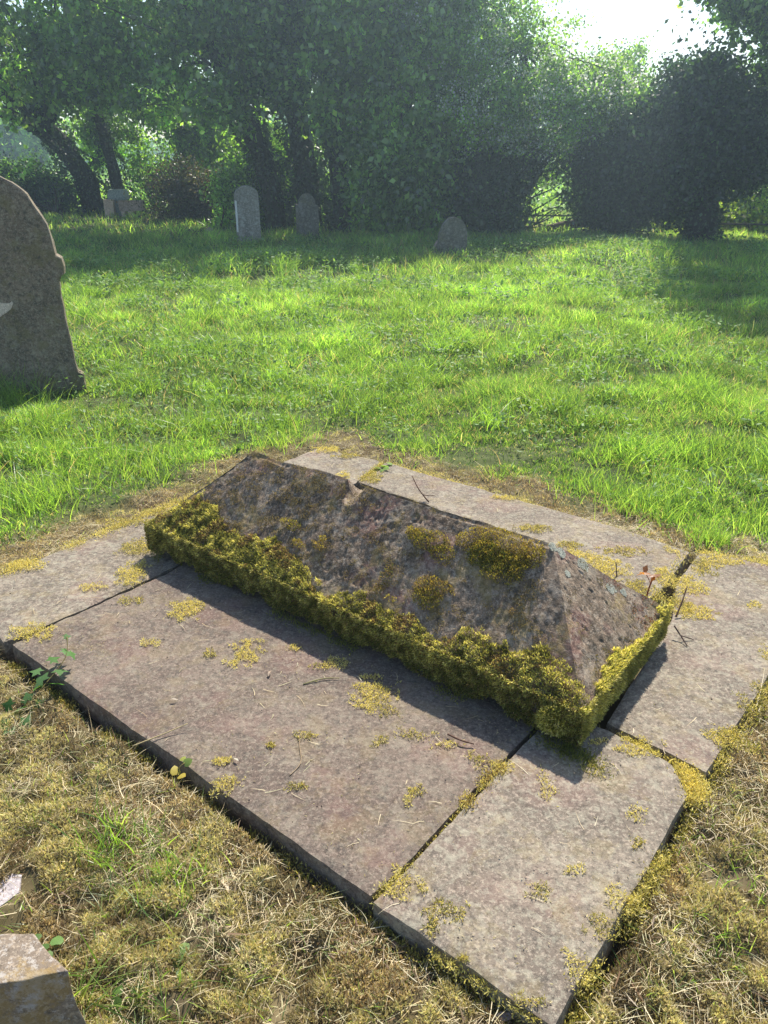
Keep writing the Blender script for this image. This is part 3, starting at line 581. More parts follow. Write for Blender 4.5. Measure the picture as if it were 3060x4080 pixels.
# broad-leaved weeds (nettle, dock, clover) mixed in the lawn
n = 90000; yy = np.sqrt(rng.uniform(2.6 ** 2, 15 ** 2, n)); xx = rng.uniform(-.6, .6, n) * yy
f = fbm(xy3(xx, yy), .5, 120, 3) + 1.1 * np.exp(-((xx + 1.3) ** 2 + (yy - 5.1) ** 2) / 1.2) + .5 * np.exp(-((xx - 1.2) ** 2 + (yy - 6) ** 2) / 2) + .6 * np.exp(-((xx - 3.4) ** 2 + (yy - 11.8) ** 2) / 1.5) + .5 * np.exp(-((xx + 1.5) ** 2 + (yy - 11.4) ** 2) / 1.0)
k = (f > .25) & (thatch(xx, yy) < .3) & ~in_plinth(xx, yy, -.15) & (rng.random(n) < .75); xx, yy = xx[k], yy[k]; m = len(xx)
P = np.stack([xx, yy, gz(xx, yy) + rng.uniform(.03, .17, m)], 1); D = rdir(m, -.2); D[:, 2] *= .5; D = unit(D); S = unit(np.cross(D, A(0, 0, 1)) + rng.normal(0, .25, (m, 3)))
sz = rng.uniform(.02, .05, m) * np.clip(yy / 6, .8, 1.7)
V, F, C = leaves(P, D, S, sz, sz * rng.uniform(.4, .7, m), mixc(m, [(.15, .26, .08), (.2, .32, .10), (.11, .2, .07), (.26, .36, .14)]), .4)
o = mk('weeds', V, F, leaf_mat('weed_leaves', .4, (1.6, 1.8, .6), .02, .5), col=C); tag(o, 'broad-leaved weeds and nettles growing through the lawn', 'weeds', kind='stuff')
# crop rows beyond the hedge
n = 26000; yy = 23 + rng.random(n) ** 1.6 * 45; xx = rng.uniform(-.62, .62, n) * yy; P = np.stack([xx, yy, gz(xx, yy) + rng.uniform(0, .3, n)], 1); D = rdir(n, 0); S = side(D); sz = .007 * yy * rng.uniform(.5, 1.2, n)
V, F, C = leaves(P, D, S, sz, sz * .6, mixc(n, [(.16, .26, .07), (.2, .3, .09), (.25, .3, .06), (.13, .22, .06)]))
o = mk('crop_field', V, F, M_leaf, col=C); tag(o, 'bright green crop in the field beyond the hedge', 'crop', kind='stuff')


# ------------------------------------------------------------------ headstones
def headstone(name, outline, thick, loc, rz, mat, label, group=None, lean=0, notch=None, base=None, res=.02):
    """outline: (x,z) points of the face, counter-clockwise"""
    o2 = smooth_outline(outline, res); n = len(o2); c, s = math.cos(rz), math.sin(rz)
    V = []
    cz = np.mean(o2[:, 1]); cxx = np.mean(o2[:, 0])
    rings = [(-thick / 2, .985), (-thick / 2 + .008, 1.), (thick / 2 - .008, 1.), (thick / 2, .985)]
    for yo, k in rings:
        for (px, pz) in o2: V.append(((px - cxx) * k + cxx, yo, (pz - cz) * k + cz))
    V = np.array(V); W_ = V.copy(); W_ += v3(V + A(loc[0], loc[1], 0), .08, 33) * .004
    F = []
    for r in range(3):
        for i in range(n): F.append((r * n + i, r * n + (i + 1) % n, (r + 1) * n + (i + 1) % n, (r + 1) * n + i))
    me_v = W_; me_v[:, 1] += me_v[:, 2] * lean
    me_v = np.stack([me_v[:, 0] * c - me_v[:, 1] * s, me_v[:, 0] * s + me_v[:, 1] * c, me_v[:, 2]], 1) + A(*loc)
    faces = [tuple(f) for f in F] + [tuple(range(n))[::-1], tuple(range(3 * n, 4 * n))]
    me = bpy.data.meshes.new(name); me.from_pydata([tuple(v - A(*loc)) for v in me_v], [], faces); me.update(); me.materials.append(mat)
    o = bpy.data.objects.new(name, me); COL.objects.link(o); o.location = loc
    return tag(o, label, 'headstone', group)
def smooth_outline(P, res):
    P = np.array(P, dtype=float); out = []
    for i in range(len(P)):
        a, b = P[i], P[(i + 1) % len(P)]; k = max(1, int(np.linalg.norm(b - a) / res))
        for j in range(k): out.append(a + (b - a) * j / k)
    return np.array(out)
def arc(cx, cz, rx, rz_, a0, a1, k=14): return [(cx + rx * math.cos(R(a)), cz + rz_ * math.sin(R(a))) for a in np.linspace(a0, a1, k)]
# near left: tall round-topped stone whose right shoulder is broken, seen with its shaded face
hx = -2.165
Zg = -.14
big = headstone('headstone', [(-1.06, 0), (.006, 0), (.002, .10), (-.006, .17), (-.004, .226), (-.034, .243), (-.046, .31), (-.051, .474), (-.056, .62), (-.06, .76), (-.055, .83), (-.06, .86), (-.042, .895), (-.016, .91), (-.010, .959), (-.018, 1.015), (-.050, 1.035),
    (-.056, 1.122), (-.074, 1.223), (-.106, 1.295), (-.16, 1.407), (-.237, 1.477), (-.317, 1.524), (-.42, 1.555), (-.53, 1.565), (-.66, 1.55), (-.80, 1.49), (-.90, 1.40), (-.97, 1.25), (-1.0, 1.05), (-1.03, 1.0), (-1.0, .3), (-1.05, .24)], .08, (hx + .03, 5.38, Zg - .02), R(15), M_head,
    'large round-topped headstone with chipped shoulder and pale patch, half out of frame at left', lean=.0)
pv = [(-.66, .64), (-.52, .645), (-.50, .63), (-.47, .645), (-.45, .66), (-.42, .675), (-.385, .70), (-.366, .735), (-.372, .75), (-.385, .738), (-.42, .738), (-.45, .745), (-.48, .765), (-.52, .775), (-.66, .79)]
def plate(name, pts, y, loc, rz, mat, parent, th=.006, lean=0):
    n = len(pts); c, s = math.cos(rz), math.sin(rz); V = []
    for yo in (y, y - th):
        for px, pz in pts:
            yy = yo + pz * lean; V.append((px * c - yy * s, px * s + yy * c, pz))
    me = bpy.data.meshes.new(name); me.from_pydata(V, [], [tuple(range(n, 2 * n)), tuple(range(n))[::-1]] + [(i, (i + 1) % n, n + (i + 1) % n, n + i) for i in range(n)]); me.materials.append(mat)
    o = bpy.data.objects.new(name, me); COL.objects.link(o); o.parent = parent; return o
M_spall = stone_mat('fresh_sandstone', (.50, .40, .31), (.56, .48, .40), (.58, .52, .45), .3, dark_amt=.08)
plate('spalled_patch', pv, -.039, None, R(15), M_spall, big, .004, 0)
def round_top(w, h, r=None): return [(-w / 2, 0), (w / 2, 0)] + arc(0, h - w * .42, w / 2, w * .42, 0, 180, 22)
GH = 'headstones standing in the shade under the hedge'
M_far1 = stone_mat('pale_distant_headstone', (.19, .175, .145), (.28, .26, .21), (.5, .5, .46), .45, dark_amt=.4, sc_=.5)
M_lit_edge = stone_mat('painted_lit_edge', (.62, .62, .58), (.75, .75, .7), (.8, .8, .76), .3, dark_amt=.1)
h1 = headstone('headstone', round_top(.44, 1.04), .16, (-2.53, 15.25, -.12), R(14), M_far1, 'tallest of the three distant headstones, its sunlit left edge painted pale', GH, lean=.01)
plate('lit_edge', [(-.222, .25), (-.19, .25), (-.185, .78), (-.222, .80)], -.083, None, R(14), M_lit_edge, h1, .004, .01)  # near-white plate paints the sunlit rim of the stone
h2 = headstone('headstone', [(-.225, 0), (.225, 0), (.225, .62)] + arc(.0, .66, .17, .19, -5, 185, 18) + [(-.225, .66)], .13, (-1.54, 16.5, -.12), R(8), M_far, 'middle distant headstone with small square shoulders and round head', GH)
h3 = headstone('headstone', [(-.24, 0), (.22, 0), (.22, .40), (.215, .45)] + arc(0, .46, .20, .21, 0, 180, 18) + [(-.215, .45), (-.23, .42), (-.245, .2)], .14, (1.11, 13.1, -.13), R(10), M_far, 'smallest darkest distant headstone with rounded shoulders, right of the others', GH)
# fragment leaning behind the smallest one
frag = headstone('stone_fragment', [(-.10, 0), (.06, 0), (.05, .22), (-.03, .30), (-.09, .2)], .08, (.90, 13.25, -.13), R(20), M_brown, 'broken stone fragment leaning against the left side of the darkest headstone', None)
frag['category'] = 'stone'
lowst = headstone('stone_fragment', [(-.09, 0), (.09, 0), (.07, .16), (0, .2), (-.08, .14)], .1, (-3.55, 16.6, -.1), R(5), M_brown, 'small rough brown stone in the grass left of the tallest distant headstone', None); lowst['category'] = 'stone'

# ------------------------------------------------------------------ stone pieces at the bottom left
def prism(name, top, bot, mat, label=None, cat=None, parent=None, seg=14, seed=1, amp=.004, loc=None):
    """top, bot: matching loops of corner points"""
    top = [A(*t) for t in top]; bot = [A(*t) for t in bot]; n = len(top); parts = []
    c = sum(top) / n
    for i in range(n):
        j = (i + 1) % n
        P, F, _, _ = grid(bot[i], bot[j], top[j], top[i], seg, seg); parts.append((P, [F], np.ones((len(P), 3))))
        P, F, _, _ = grid(top[i], top[j], c, c + 1e-6, seg, seg); parts.append((P, [F], np.ones((len(P), 3))))
    V, F, C = join(*parts); V = V + v3(V, .09, seed) * amp + v3(V, .025, seed + 3) * amp * .5
    zt = max(t[2] for t in top)
    o = mk(name, V, F, mat, parent, smooth=False, loc=tuple(c * A(1, 1, 0)) if loc is None and parent is None else loc)
    if label: tag(o, label, cat)
    return o
def bevel(o, w, s=3):
    bm = o.modifiers.new('w', 'WELD'); bm.merge_threshold = .0008
    m = o.modifiers.new('b', 'BEVEL'); m.width = w; m.segments = s; m.limit_method = 'ANGLE'; m.angle_limit = R(35)
T = [(-.95, .865, .12), (-.701, .904, .12), (-.593, .935, .12), (-.688, 1.013, .12), (-.747, 1.005, .12), (-.98, .97, .12)]
B_ = [(-.97, .835, -.2), (-.69, .87, -.2), (-.548, .915, -.2), (-.655, 1.04, -.2), (-.75, 1.03, -.2), (-1., .99, -.2)]
kb = prism('kerb_block', T, B_, M_kerb, 'weathered kerb stone with chamfered corner and ochre lichen, cut off at bottom left', 'kerb stone', seed=5, amp=.005); bevel(kb, .012)
T = [(-1.0, 1.30, -.045), (-.853, 1.275, -.045), (-.84, 1.225, -.045), (-.87, 1.195, -.05), (-1.0, 1.17, -.05)]
pp = prism('stone_piece', T, [(x_, y_, -.13) for x_, y_, z_ in T], M_pale, 'flat lilac-white stone piece sunk in the moss at the left edge', 'stone', seed=8, amp=.004)

# ------------------------------------------------------------------ blocks and pedestal under the left trees
def boxpts(cx, cy, w_, d_, z0, z1, rz=0., t=1.0):
    c, s = math.cos(rz), math.sin(rz); L = [(-1, -1), (1, -1), (1, 1), (-1, 1)]
    f = lambda k, z: [(cx + (a * w_ / 2 * k) * c - (b * d_ / 2 * k) * s, cy + (a * w_ / 2 * k) * s + (b * d_ / 2 * k) * c, z) for a, b in L]
    return f(t, z1), f(1, z0)
yb = 21.6
def blk(name, cx, cy, w_, d_, z0, z1, mat, label, cat='block', rz=0, parent=None, t=1.):
    a, b = boxpts(cx, cy, w_, d_, z0, z1, R(rz), t); return prism(name, a, b, mat, label, cat, parent, 6, int(abs(cx * 100)), .006)
blk('stone_block', -7.175, yb, .24, .24, -.12, .34, M_block, 'upright salmon-pink block at the left of the stack under the trees', rz=8)
blk('stone_block', -6.59, yb, .60, .26, .075, .32, M_brown, 'long brown block lying across two small blocks', rz=-6)
blk('stone_block', -6.80, yb - .02, .10, .2, -.12, .066, M_block, 'small pink support block under the left half of the long brown block')
blk('stone_block', -6.61, yb - .02, .12, .2, -.12, .066, M_block, 'small pink support block under the middle of the long brown block')
ped = empty('stone_pedestal', (-6.97, yb + .3, -.12), 'grey stone pedestal with a wider tapered cap, behind the pink block', 'pedestal')
blk('shaft', -6.97, yb + .3, .30, .3, -.12, .33, M_grey, None, None, parent=ped)
blk('ledge', -7.0, yb + .3, .47, .42, .332, .37, M_grey, None, None, parent=ped)
blk('cap', -7.0, yb + .3, .46, .40, .372, .57, M_grey, None, None, parent=ped, t=.88)

# ------------------------------------------------------------------ trees
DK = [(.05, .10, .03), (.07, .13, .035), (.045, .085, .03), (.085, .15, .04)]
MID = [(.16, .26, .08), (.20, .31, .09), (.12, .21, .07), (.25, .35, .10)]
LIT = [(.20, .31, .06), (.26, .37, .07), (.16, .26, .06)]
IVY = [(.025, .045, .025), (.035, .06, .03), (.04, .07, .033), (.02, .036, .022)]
def foliage(blobs, ncl, per, size, cols, seed, flat=.5, sig=.22, hole=.0, droop=.3, blossom=0., aspect=.65, shell=.45, zlim=None):
    """blobs: (cx,cy,cz,rx,ry,rz,weight). leaf clusters through each blob's volume, uneven, with gaps"""
    W_ = np.array([b[6] for b in blobs], dtype=float); W_ /= W_.sum(); which = rng.choice(len(blobs), ncl, p=W_)
    B = np.array([b[:6] for b in blobs])[which]; d = rdir(ncl); rr = (shell + (1 - shell) * rng.random(ncl)) ** .7
    C = B[:, :3] + d * B[:, 3:6] * (rr * (1 + .38 * fbm(d * 1.0, .6, seed, 2) + .18 * np.abs(rng.normal(0, 1, ncl)) * (rng.random(ncl) < .3)))[:, None]
    k = fbm(C, .9, seed + 3, 3) > hole
    if zlim is not None: k &= C[:, 2] > zlim
    C = C[k]; nc = len(C); tone = np.clip(1 + .4 * vn(C, .8, seed + 9) + rng.normal(0, .25, nc), .4, 1.9)
    cs = sig * rng.uniform(.6, 1.4, nc); idx = np.repeat(np.arange(nc), per); n = len(idx)
    axis_ = rdir(nc); axis_[:, 2] *= .4; axis_ = unit(axis_)
    P = C[idx] + rng.normal(0, 1, (n, 3)) * (cs[idx] * .42)[:, None] * A(1, 1, flat + .3) + axis_[idx] * (rng.normal(0, 1, n) * cs[idx])[:, None]
    P[:, 2] -= droop * np.abs(rng.normal(0, 1, n)) * cs[idx] * .5
    P[:, 2] = np.maximum(P[:, 2], -.1)
    D = unit(rng.normal(0, 1, (n, 3)) - A(0, 0, droop)); S = side(D); L = size * 1.2 * rng.uniform(.6, 1.35, n)
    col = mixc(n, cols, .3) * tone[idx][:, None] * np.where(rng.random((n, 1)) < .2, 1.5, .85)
    if blossom:
        bc = (vn(C, .5, seed + 14) > -.15) & (rng.random(nc) < blossom); bl = bc[idx] & (rng.random(n) < .55)
        L[bl] *= .62; fl = leaves(P[bl], D[bl], S[bl], L[bl], L[bl] * .9, mixc(bl.sum(), [(.78, .78, .72), (.8, .8, .78)], .05), .5); P, D, S, L, col = P[~bl], D[~bl], S[~bl], L[~bl], col[~bl]
        return leaves(P, D, S, L, L * aspect, col, .45), C, fl
    return leaves(P, D, S, L, L * aspect, col, .45), C
def limbs(trunk_top_pts, C, n, r0, seed, col=(.03, .028, .024)):
    rs = np.random.default_rng(seed); out = []
    src = np.array(trunk_top_pts); pick = rs.choice(len(C), min(n, len(C)), replace=False)
    for i in pick:
        s = src[rs.integers(len(src))]; e = C[i]; m = (s + e) / 2 + rs.normal(0, .12, 3) + A(0, 0, .15)
        L = smoothline([s, m, e], 4); out.append(tubec(L, np.linspace(r0 * rs.uniform(.5, 1), .006, len(L)), col, sides=5))
    return out
def ivy_on(line, rad, n, seed, size=.07, cols=IVY, out=.10):
    line = smoothline(line, 6); t = rng.uniform(0, len(line) - 1.001, n); i = t.astype(int); f = (t - i)[:, None]
    c = line[i] * (1 - f) + line[i + 1] * f; rr = np.interp(t, np.linspace(0, len(line) - 1, len(rad)), rad); az = rng.uniform(0, 2 * np.pi, n)
    dv = np.stack([np.cos(az), np.sin(az), np.zeros(n)], 1); lum = 1 + .35 * fbm(c + dv * .3, .35, seed, 2)
    P = c + dv * (rr * lum + out * rng.random(n) * lum)[:, None]; D = unit(dv * .6 + rng.normal(0, .5, (n, 3)) - A(0, 0, .5)); S = side(D); L = size * rng.uniform(.6, 1.3, n)
    return leaves(P, D, S, L, L * .8, mixc(n, cols, .2), .4)
BK = (.035, .03, .026)
def tree(name, trunk, rad, label, blobs, ncl, per, size, cols, seed, ivy=0, ivyr=None, nl=30, group='trees and shrubs along the hedge', cat='tree', tops=None, stems=(), zl=None, **kw):
    root = empty(name, (trunk[0][0], trunk[0][1], -.1), label, cat, group)
    L = smoothline(trunk, 6); parts = [tubec(L, np.interp(np.linspace(0, 1, len(L)), np.linspace(0, 1, len(rad)), rad), BK, sides=10)]
    for st in stems:
        l2 = smoothline(st[0], 5); parts.append(tubec(l2, np.linspace(st[1], st[2], len(l2)), BK, sides=7))
    fol, C, *fl = foliage(blobs, ncl, per, size, cols, seed, **kw)
    if fl: mk('blossom', fl[0][0], fl[0][1], M_petal, root, col=fl[0][2])
    parts += limbs([A(*t) for t in (tops or trunk[-2:])], C, nl, rad[-1] * .5, seed)
    V, F, Cc = join(*parts); mk('trunk', V, F, M_bark, root, col=Cc, smooth=True)
    mk('crown', fol[0], fol[1], M_leaf, root, col=fol[2])
    if ivy:
        V, F, Cc = ivy_on(trunk, ivyr or rad, ivy, seed); mk('ivy', V, F, M_leaf, root, col=Cc)
    return root
# T1 leaning ivy-clad tree at the left
tree('broadleaf_tree', [(-8.0, 22.8, -.15), (-8.15, 22.7, .9), (-8.7, 22.3, 2.0), (-9.5, 21.6, 3.1), (-10., 20.5, 4.5)], [.33, .28, .22, .18, .12], 'leaning ivy-clad tree behind the stack of blocks, arching over to the left',
     [(-9.6, 18.6, 4.0, 2.3, 2.0, 1.7, 1), (-7.4, 18.4, 4.3, 2.2, 1.9, 2.1, 1.4), (-8.2, 18.6, 6.7, 2.6, 2, 1.6, 1.2), (-6.4, 18.0, 3.1, 1.4, .8, .8, .6), (-8.3, 21.3, 5.4, 3.0, 1.5, 2.2, 1.2)], 1350, 42, 0.110, MID, 11, ivy=5200, ivyr=[.5, .42, .42, .35, .25], nl=50, zl=None, stems=[([(-8.4, 22.5, 1.4), (-9.4, 22.2, 2.2), (-10.8, 21.8, 2.6)], .15, .05)], tops=[(-8.7, 22.3, 2.0), (-9.5, 21.6, 3.1)])
tree('broadleaf_tree', [(-7.22, 22.8, -.15), (-7.35, 22.8, 1.2), (-7.5, 22.6, 2.6), (-7.2, 21.5, 4.4)], [.17, .15, .13, .09], 'slim dark upright tree right behind the grey pedestal',
     [(-5.6, 18.6, 4.6, 2.3, 1.9, 2.2, 1.3), (-5.2, 18.2, 6.8, 2.6, 1.8, 1.5, 1.2), (-5.0, 17.8, 3.0, 1.5, .8, .75, .7), (-7.9, 21.9, 2.9, 1.3, .5, .6, .7), (-6.3, 22.3, 2.75, 1.2, .5, .6, .7), (-4.6, 21.0, 5.2, 2.6, 1.4, 2.0, 1.1)], 1450, 42, 0.105, MID, 21, ivy=2600, ivyr=[.26, .22, .2, .15], nl=40)
tree('broadleaf_tree', [(-2.35, 17.8, -.15), (-2.42, 17.8, .8), (-2.75, 17.7, 1.9), (-3.2, 17.6, 2.9), (-3.6, 17.5, 4.6)], [.24, .22, .20, .17, .1], 'ivy-covered tree leaning left behind the tallest distant headstone',
     [(-4.1, 17.6, 4.2, 2.1, 1.6, 1.7, 1.2), (-3.4, 17.4, 6.6, 2.5, 1.6, 1.6, 1.2), (-3.5, 16.9, 3.0, 1.3, .7, .8, .7), (-2.5, 20.4, 5.0, 2.2, 1.4, 1.8, 1)], 1450, 42, 0.099, MID, 31, ivy=4200, ivyr=[.30, .27, .27, .22, .15], nl=45)
tree('broadleaf_tree', [(-1.62, 18.0, -.15), (-1.68, 18, 1.2), (-1.85, 17.9, 2.7), (-1.7, 17.8, 5.)], [.26, .25, .2, .12], 'ivy-covered upright tree behind the middle distant headstone',
     [(-2.0, 17.5, 4.6, 1.3, 1.3, 1.7, 1), (-1.6, 17.4, 6.4, 2.0, 1.4, 1.5, 1.1), (-1.8, 16.9, 3.2, 1.0, .6, .9, .7)], 1150, 42, 0.094, MID + DK, 41, ivy=5200, ivyr=[.34, .32, .28, .2], nl=40)
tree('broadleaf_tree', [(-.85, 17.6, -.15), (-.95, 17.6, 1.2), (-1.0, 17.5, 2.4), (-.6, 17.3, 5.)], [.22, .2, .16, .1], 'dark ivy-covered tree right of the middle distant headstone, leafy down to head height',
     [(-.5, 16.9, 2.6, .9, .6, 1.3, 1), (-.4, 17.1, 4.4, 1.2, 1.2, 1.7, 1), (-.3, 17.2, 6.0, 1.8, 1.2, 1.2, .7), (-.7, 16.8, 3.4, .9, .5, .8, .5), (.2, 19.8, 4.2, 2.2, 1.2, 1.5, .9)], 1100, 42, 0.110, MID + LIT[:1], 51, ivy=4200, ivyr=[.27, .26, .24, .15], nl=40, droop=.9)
# hazel / elder mass in the middle
tree('broadleaf_tree', [(.45, 17.1, -.15), (.4, 17.1, 1.3), (.5, 17.0, 3), (.7, 17, 4.6)], [.14, .12, .1, .06], 'bushy green tree with large leaves reaching the ground, left of the hawthorn',
     [(.35, 16.7, 1.0, .95, .6, 1.1, 1), (.6, 16.7, 2.8, 1.1, .8, 1.4, 1.3), (.8, 16.9, 4.7, 1.4, 1.1, 1.2, .8)], 950, 46, .105, MID, 61, nl=50, droop=.9, hole=-.55)
# hawthorn in blossom
tree('hawthorn_tree', [(2.35, 17.0, -.15), (2.3, 17, .8), (2.5, 16.9, 1.9), (2.7, 16.8, 3.4)], [.16, .13, .11, .06], 'hawthorn tree in white blossom spreading over the middle right of the hedge',
     [(1.9, 16.3, 2.6, 1.3, .8, 1.0, 1), (3.3, 16.2, 2.2, 1.45, .8, .75, 1.1), (1.65, 16.6, 3.7, 1.3, 1.1, .9, 1.1), (3.5, 16.5, 2.6, .9, .8, .5, .7), (1.1, 16.9, 4.3, 1.0, 1.0, .5, .5), (3.35, 17.2, 1.3, .6, .3, .6, .22), (2.3, 18.6, 3.2, 1.6, .8, 1.0, .6)], 1600, 46, .054, MID + LIT, 71, blossom=.8, nl=70, flat=.3, sig=.2, hole=-.6, stems=[([(2.35, 17, .1), (3.0, 16.9, .9), (3.6, 16.8, 2.0)], .09, .03), ([(2.0, 17, 0), (1.7, 16.9, 1.2), (1.5, 16.8, 2.4)], .08, .03)], tops=[(2.5, 16.9, 1.9), (3.6, 16.8, 2.), (1.5, 16.8, 2.4), (2.6, 16.8, 3.2)])
# dark undergrowth below the hawthorn
def shrub(name, c, blobs, ncl, per, size, cols, seed, label, cat='shrub', stems=8, **kw):
    root = empty(name, (c[0], c[1], -.1), label, cat, 'trees and shrubs along the hedge'); fol, C = foliage(blobs, ncl, per, size, cols, seed, **kw)
    rs = np.random.default_rng(seed); parts = []
    for k in range(stems):
        s = A(c[0] + rs.normal(0, .25), c[1] + rs.normal(0, .1), -.15); e = C[rs.integers(len(C))]; L = smoothline([s, (s + e) / 2 + rs.normal(0, .1, 3), e], 4); parts.append(tubec(L, np.linspace(.03, .008, len(L)), (.05, .035, .03), sides=5))
    V, F, Cc = join(*parts); mk('stems', V, F, M_bark, root, col=Cc); mk('foliage', fol[0], fol[1], M_leaf, root, col=fol[2]); return root
shrub('ivy_thicket', (1.5, 17.2), [(1.2, 17.1, .8, .9, .5, 1.1, 1), (2.2, 17.0, .7, .75, .5, 1.0, 1), (2.4, 17, 1.6, .8, .4, .6, .5)], 620, 60, .07, IVY + DK[:1], 81, 'dark ivy thicket under the left half of the hawthorn', hole=-.6)
shrub('ivy_thicket', (4.7, 17.0), [(4.7, 16.9, .7, .75, .5, .95, 1), (4.6, 16.8, 1.5, .9, .5, .7, .9)], 560, 60, .07, IVY + DK[:1], 91, 'dark ivy thicket between the field gap and the ivy-covered column', hole=-.7)
# ivy-covered column at the right
tree('ivy_column', [(6.05, 15.6, -.15), (6.0, 15.6, 1.2), (6.0, 15.7, 2.0), (6.1, 15.8, 2.4)], [.3, .24, .2, .12], 'dark column of ivy on a stout trunk at the right of the hedge',
     [(5.5, 15.6, 1.6, .9, .7, .75, 1.2), (5.7, 15.6, 2.2, .5, .5, .45, .4), (5.0, 15.6, 2.0, .45, .5, .4, .3), (6.5, 15.7, 2.0, .55, .6, .6, .6), (5.3, 15.7, .9, .6, .5, .55, .6), (6.5, 15.7, 1.4, .5, .6, .6, .6), (5.35, 15.6, 2.65, .25, .3, .25, .1), (5.9, 15.6, 2.75, .3, .3, .3, .12), (4.6, 15.7, 1.6, .3, .4, .3, .12)], 1500, 55, .07, IVY + DK[:1], 101, ivy=3600, ivyr=[.36, .3, .3, .3], hole=-.45, sig=.28, nl=30, group=None)
# big tree at the right reaching in over the gap
tree('broadleaf_tree', [(8.6, 16.4, -.15), (8.5, 16.3, 1.5), (8.2, 16.1, 3.2), (8.0, 15.8, 5.5)], [.35, .3, .25, .14], 'large leafy tree at the right edge reaching in over the sky gap',
     [(8.4, 15.2, 3.6, 2.0, 1.6, 1.3, 1.4), (6.95, 15.3, 4.0, 1.25, 1.0, .75, 1.2), (5.8, 15.6, 4.0, .6, .3, .14, .12), (8.0, 14.8, 5.6, 2.6, 1.9, 1.5, 1.2), (7.5, 14.5, 7.2, 2.0, 1.6, 1.0, .6), (7.4, 15.6, 3.0, .8, .7, .6, .4), (8.3, 15.6, 1.9, .6, .6, .9, .25), (7.2, 15.5, 7.0, 2.1, 1.8, 1.5, 1.3), (6.9, 15.6, 8.3, 1.8, 1.5, .9, .8)], 2700, 46, .085, MID + DK, 111, hole=-.45, nl=90, stems=[([(8.2, 16.1, 3.2), (7.0, 15.8, 3.9), (5.9, 15.7, 4.1), (5.25, 15.6, 3.95)], .06, .012)], tops=[(8.2, 16.1, 3.2), (8, 15.8, 5), (7, 15.8, 3.9), (8.4, 16.2, 2.4)])
# thin branch tips hanging into the sky gap
def sprig(root_pts, n, size, cols, seed, parent_name, label):
    L = smoothline(root_pts, 5); r = empty(parent_name, tuple(root_pts[0]), label, 'branch')
    return r
# hedge and bushes beyond, backlit
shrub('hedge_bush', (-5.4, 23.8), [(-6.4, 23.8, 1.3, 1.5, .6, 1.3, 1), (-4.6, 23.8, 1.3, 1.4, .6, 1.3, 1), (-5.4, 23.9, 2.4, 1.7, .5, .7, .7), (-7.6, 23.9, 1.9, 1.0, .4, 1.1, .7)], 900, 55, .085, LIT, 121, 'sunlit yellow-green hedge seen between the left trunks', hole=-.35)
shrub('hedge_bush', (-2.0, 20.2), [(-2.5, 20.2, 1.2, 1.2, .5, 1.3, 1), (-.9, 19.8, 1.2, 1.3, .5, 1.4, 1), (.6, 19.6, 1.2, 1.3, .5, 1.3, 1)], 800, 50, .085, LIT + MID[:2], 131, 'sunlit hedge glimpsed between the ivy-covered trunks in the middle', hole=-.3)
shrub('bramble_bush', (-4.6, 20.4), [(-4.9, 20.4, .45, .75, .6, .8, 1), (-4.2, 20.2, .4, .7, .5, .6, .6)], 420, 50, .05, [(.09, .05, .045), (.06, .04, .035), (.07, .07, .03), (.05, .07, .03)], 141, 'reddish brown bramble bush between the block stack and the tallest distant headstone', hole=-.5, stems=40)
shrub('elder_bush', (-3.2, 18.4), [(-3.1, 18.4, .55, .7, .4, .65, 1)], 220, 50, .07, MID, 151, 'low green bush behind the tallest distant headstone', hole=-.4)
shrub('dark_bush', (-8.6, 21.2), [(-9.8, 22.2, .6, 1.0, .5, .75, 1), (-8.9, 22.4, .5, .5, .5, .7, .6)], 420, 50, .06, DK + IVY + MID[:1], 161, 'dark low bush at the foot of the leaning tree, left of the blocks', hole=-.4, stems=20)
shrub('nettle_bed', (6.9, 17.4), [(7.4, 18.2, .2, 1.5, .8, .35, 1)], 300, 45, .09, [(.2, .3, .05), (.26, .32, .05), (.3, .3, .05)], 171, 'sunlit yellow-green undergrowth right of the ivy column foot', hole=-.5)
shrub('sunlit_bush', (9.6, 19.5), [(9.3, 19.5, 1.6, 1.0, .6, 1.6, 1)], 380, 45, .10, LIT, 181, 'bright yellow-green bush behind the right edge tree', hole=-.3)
# pale slender tree behind the sky gap
tree('slender_tree', [(6.2, 23.5, -.3), (6.25, 23.5, 1.8), (6.2, 23.4, 3.6)], [.10, .07, .03], 'pale thin-leaved tree standing behind the sky gap', [(6.3, 23.3, 3.0, .9, .7, 1.1, 1), (5.9, 23.3, 2.4, .8, .6, .9, .6)], 230, 40, .07, LIT, 191, nl=40, hole=-.3)
# far field trees
for i, (fx, fy, s, c_, lab) in enumerate([(-27, 46, 1.0, LIT, 'pale sunlit tree far across the field at the left'), (-20.5, 50, .8, MID, 'small round tree far across the field, between the left headstone and the leaning tree'), (-6, 78, 1.3, MID, 'distant tree beyond the field behind the middle of the hedge'), (24, 60, .9, LIT, 'distant tree beyond the field seen under the sky gap'), (33, 66, 1.0, MID, 'distant tree beyond the field behind the ivy column'), (12, 80, 1.2, MID, 'distant tree beyond the field behind the hawthorn')]):
    tree('field_tree', [(fx, fy, -.4), (fx + .1, fy, 1.5 * s), (fx, fy, 3.2 * s)], [.3, .22, .1], lab, [(fx, fy, 3.2 * s, 3.0 * s, 2 * s, 2.2 * s, 1), (fx - 1.5 * s, fy, 2.4 * s, 2.2 * s, 1.5, 1.6 * s, .7)], 230, 40, .24, LIT, 200 + i, nl=20, sig=.6, hole=-.3, shell=.2, group='trees across the field')
V, F, C = [], [], []
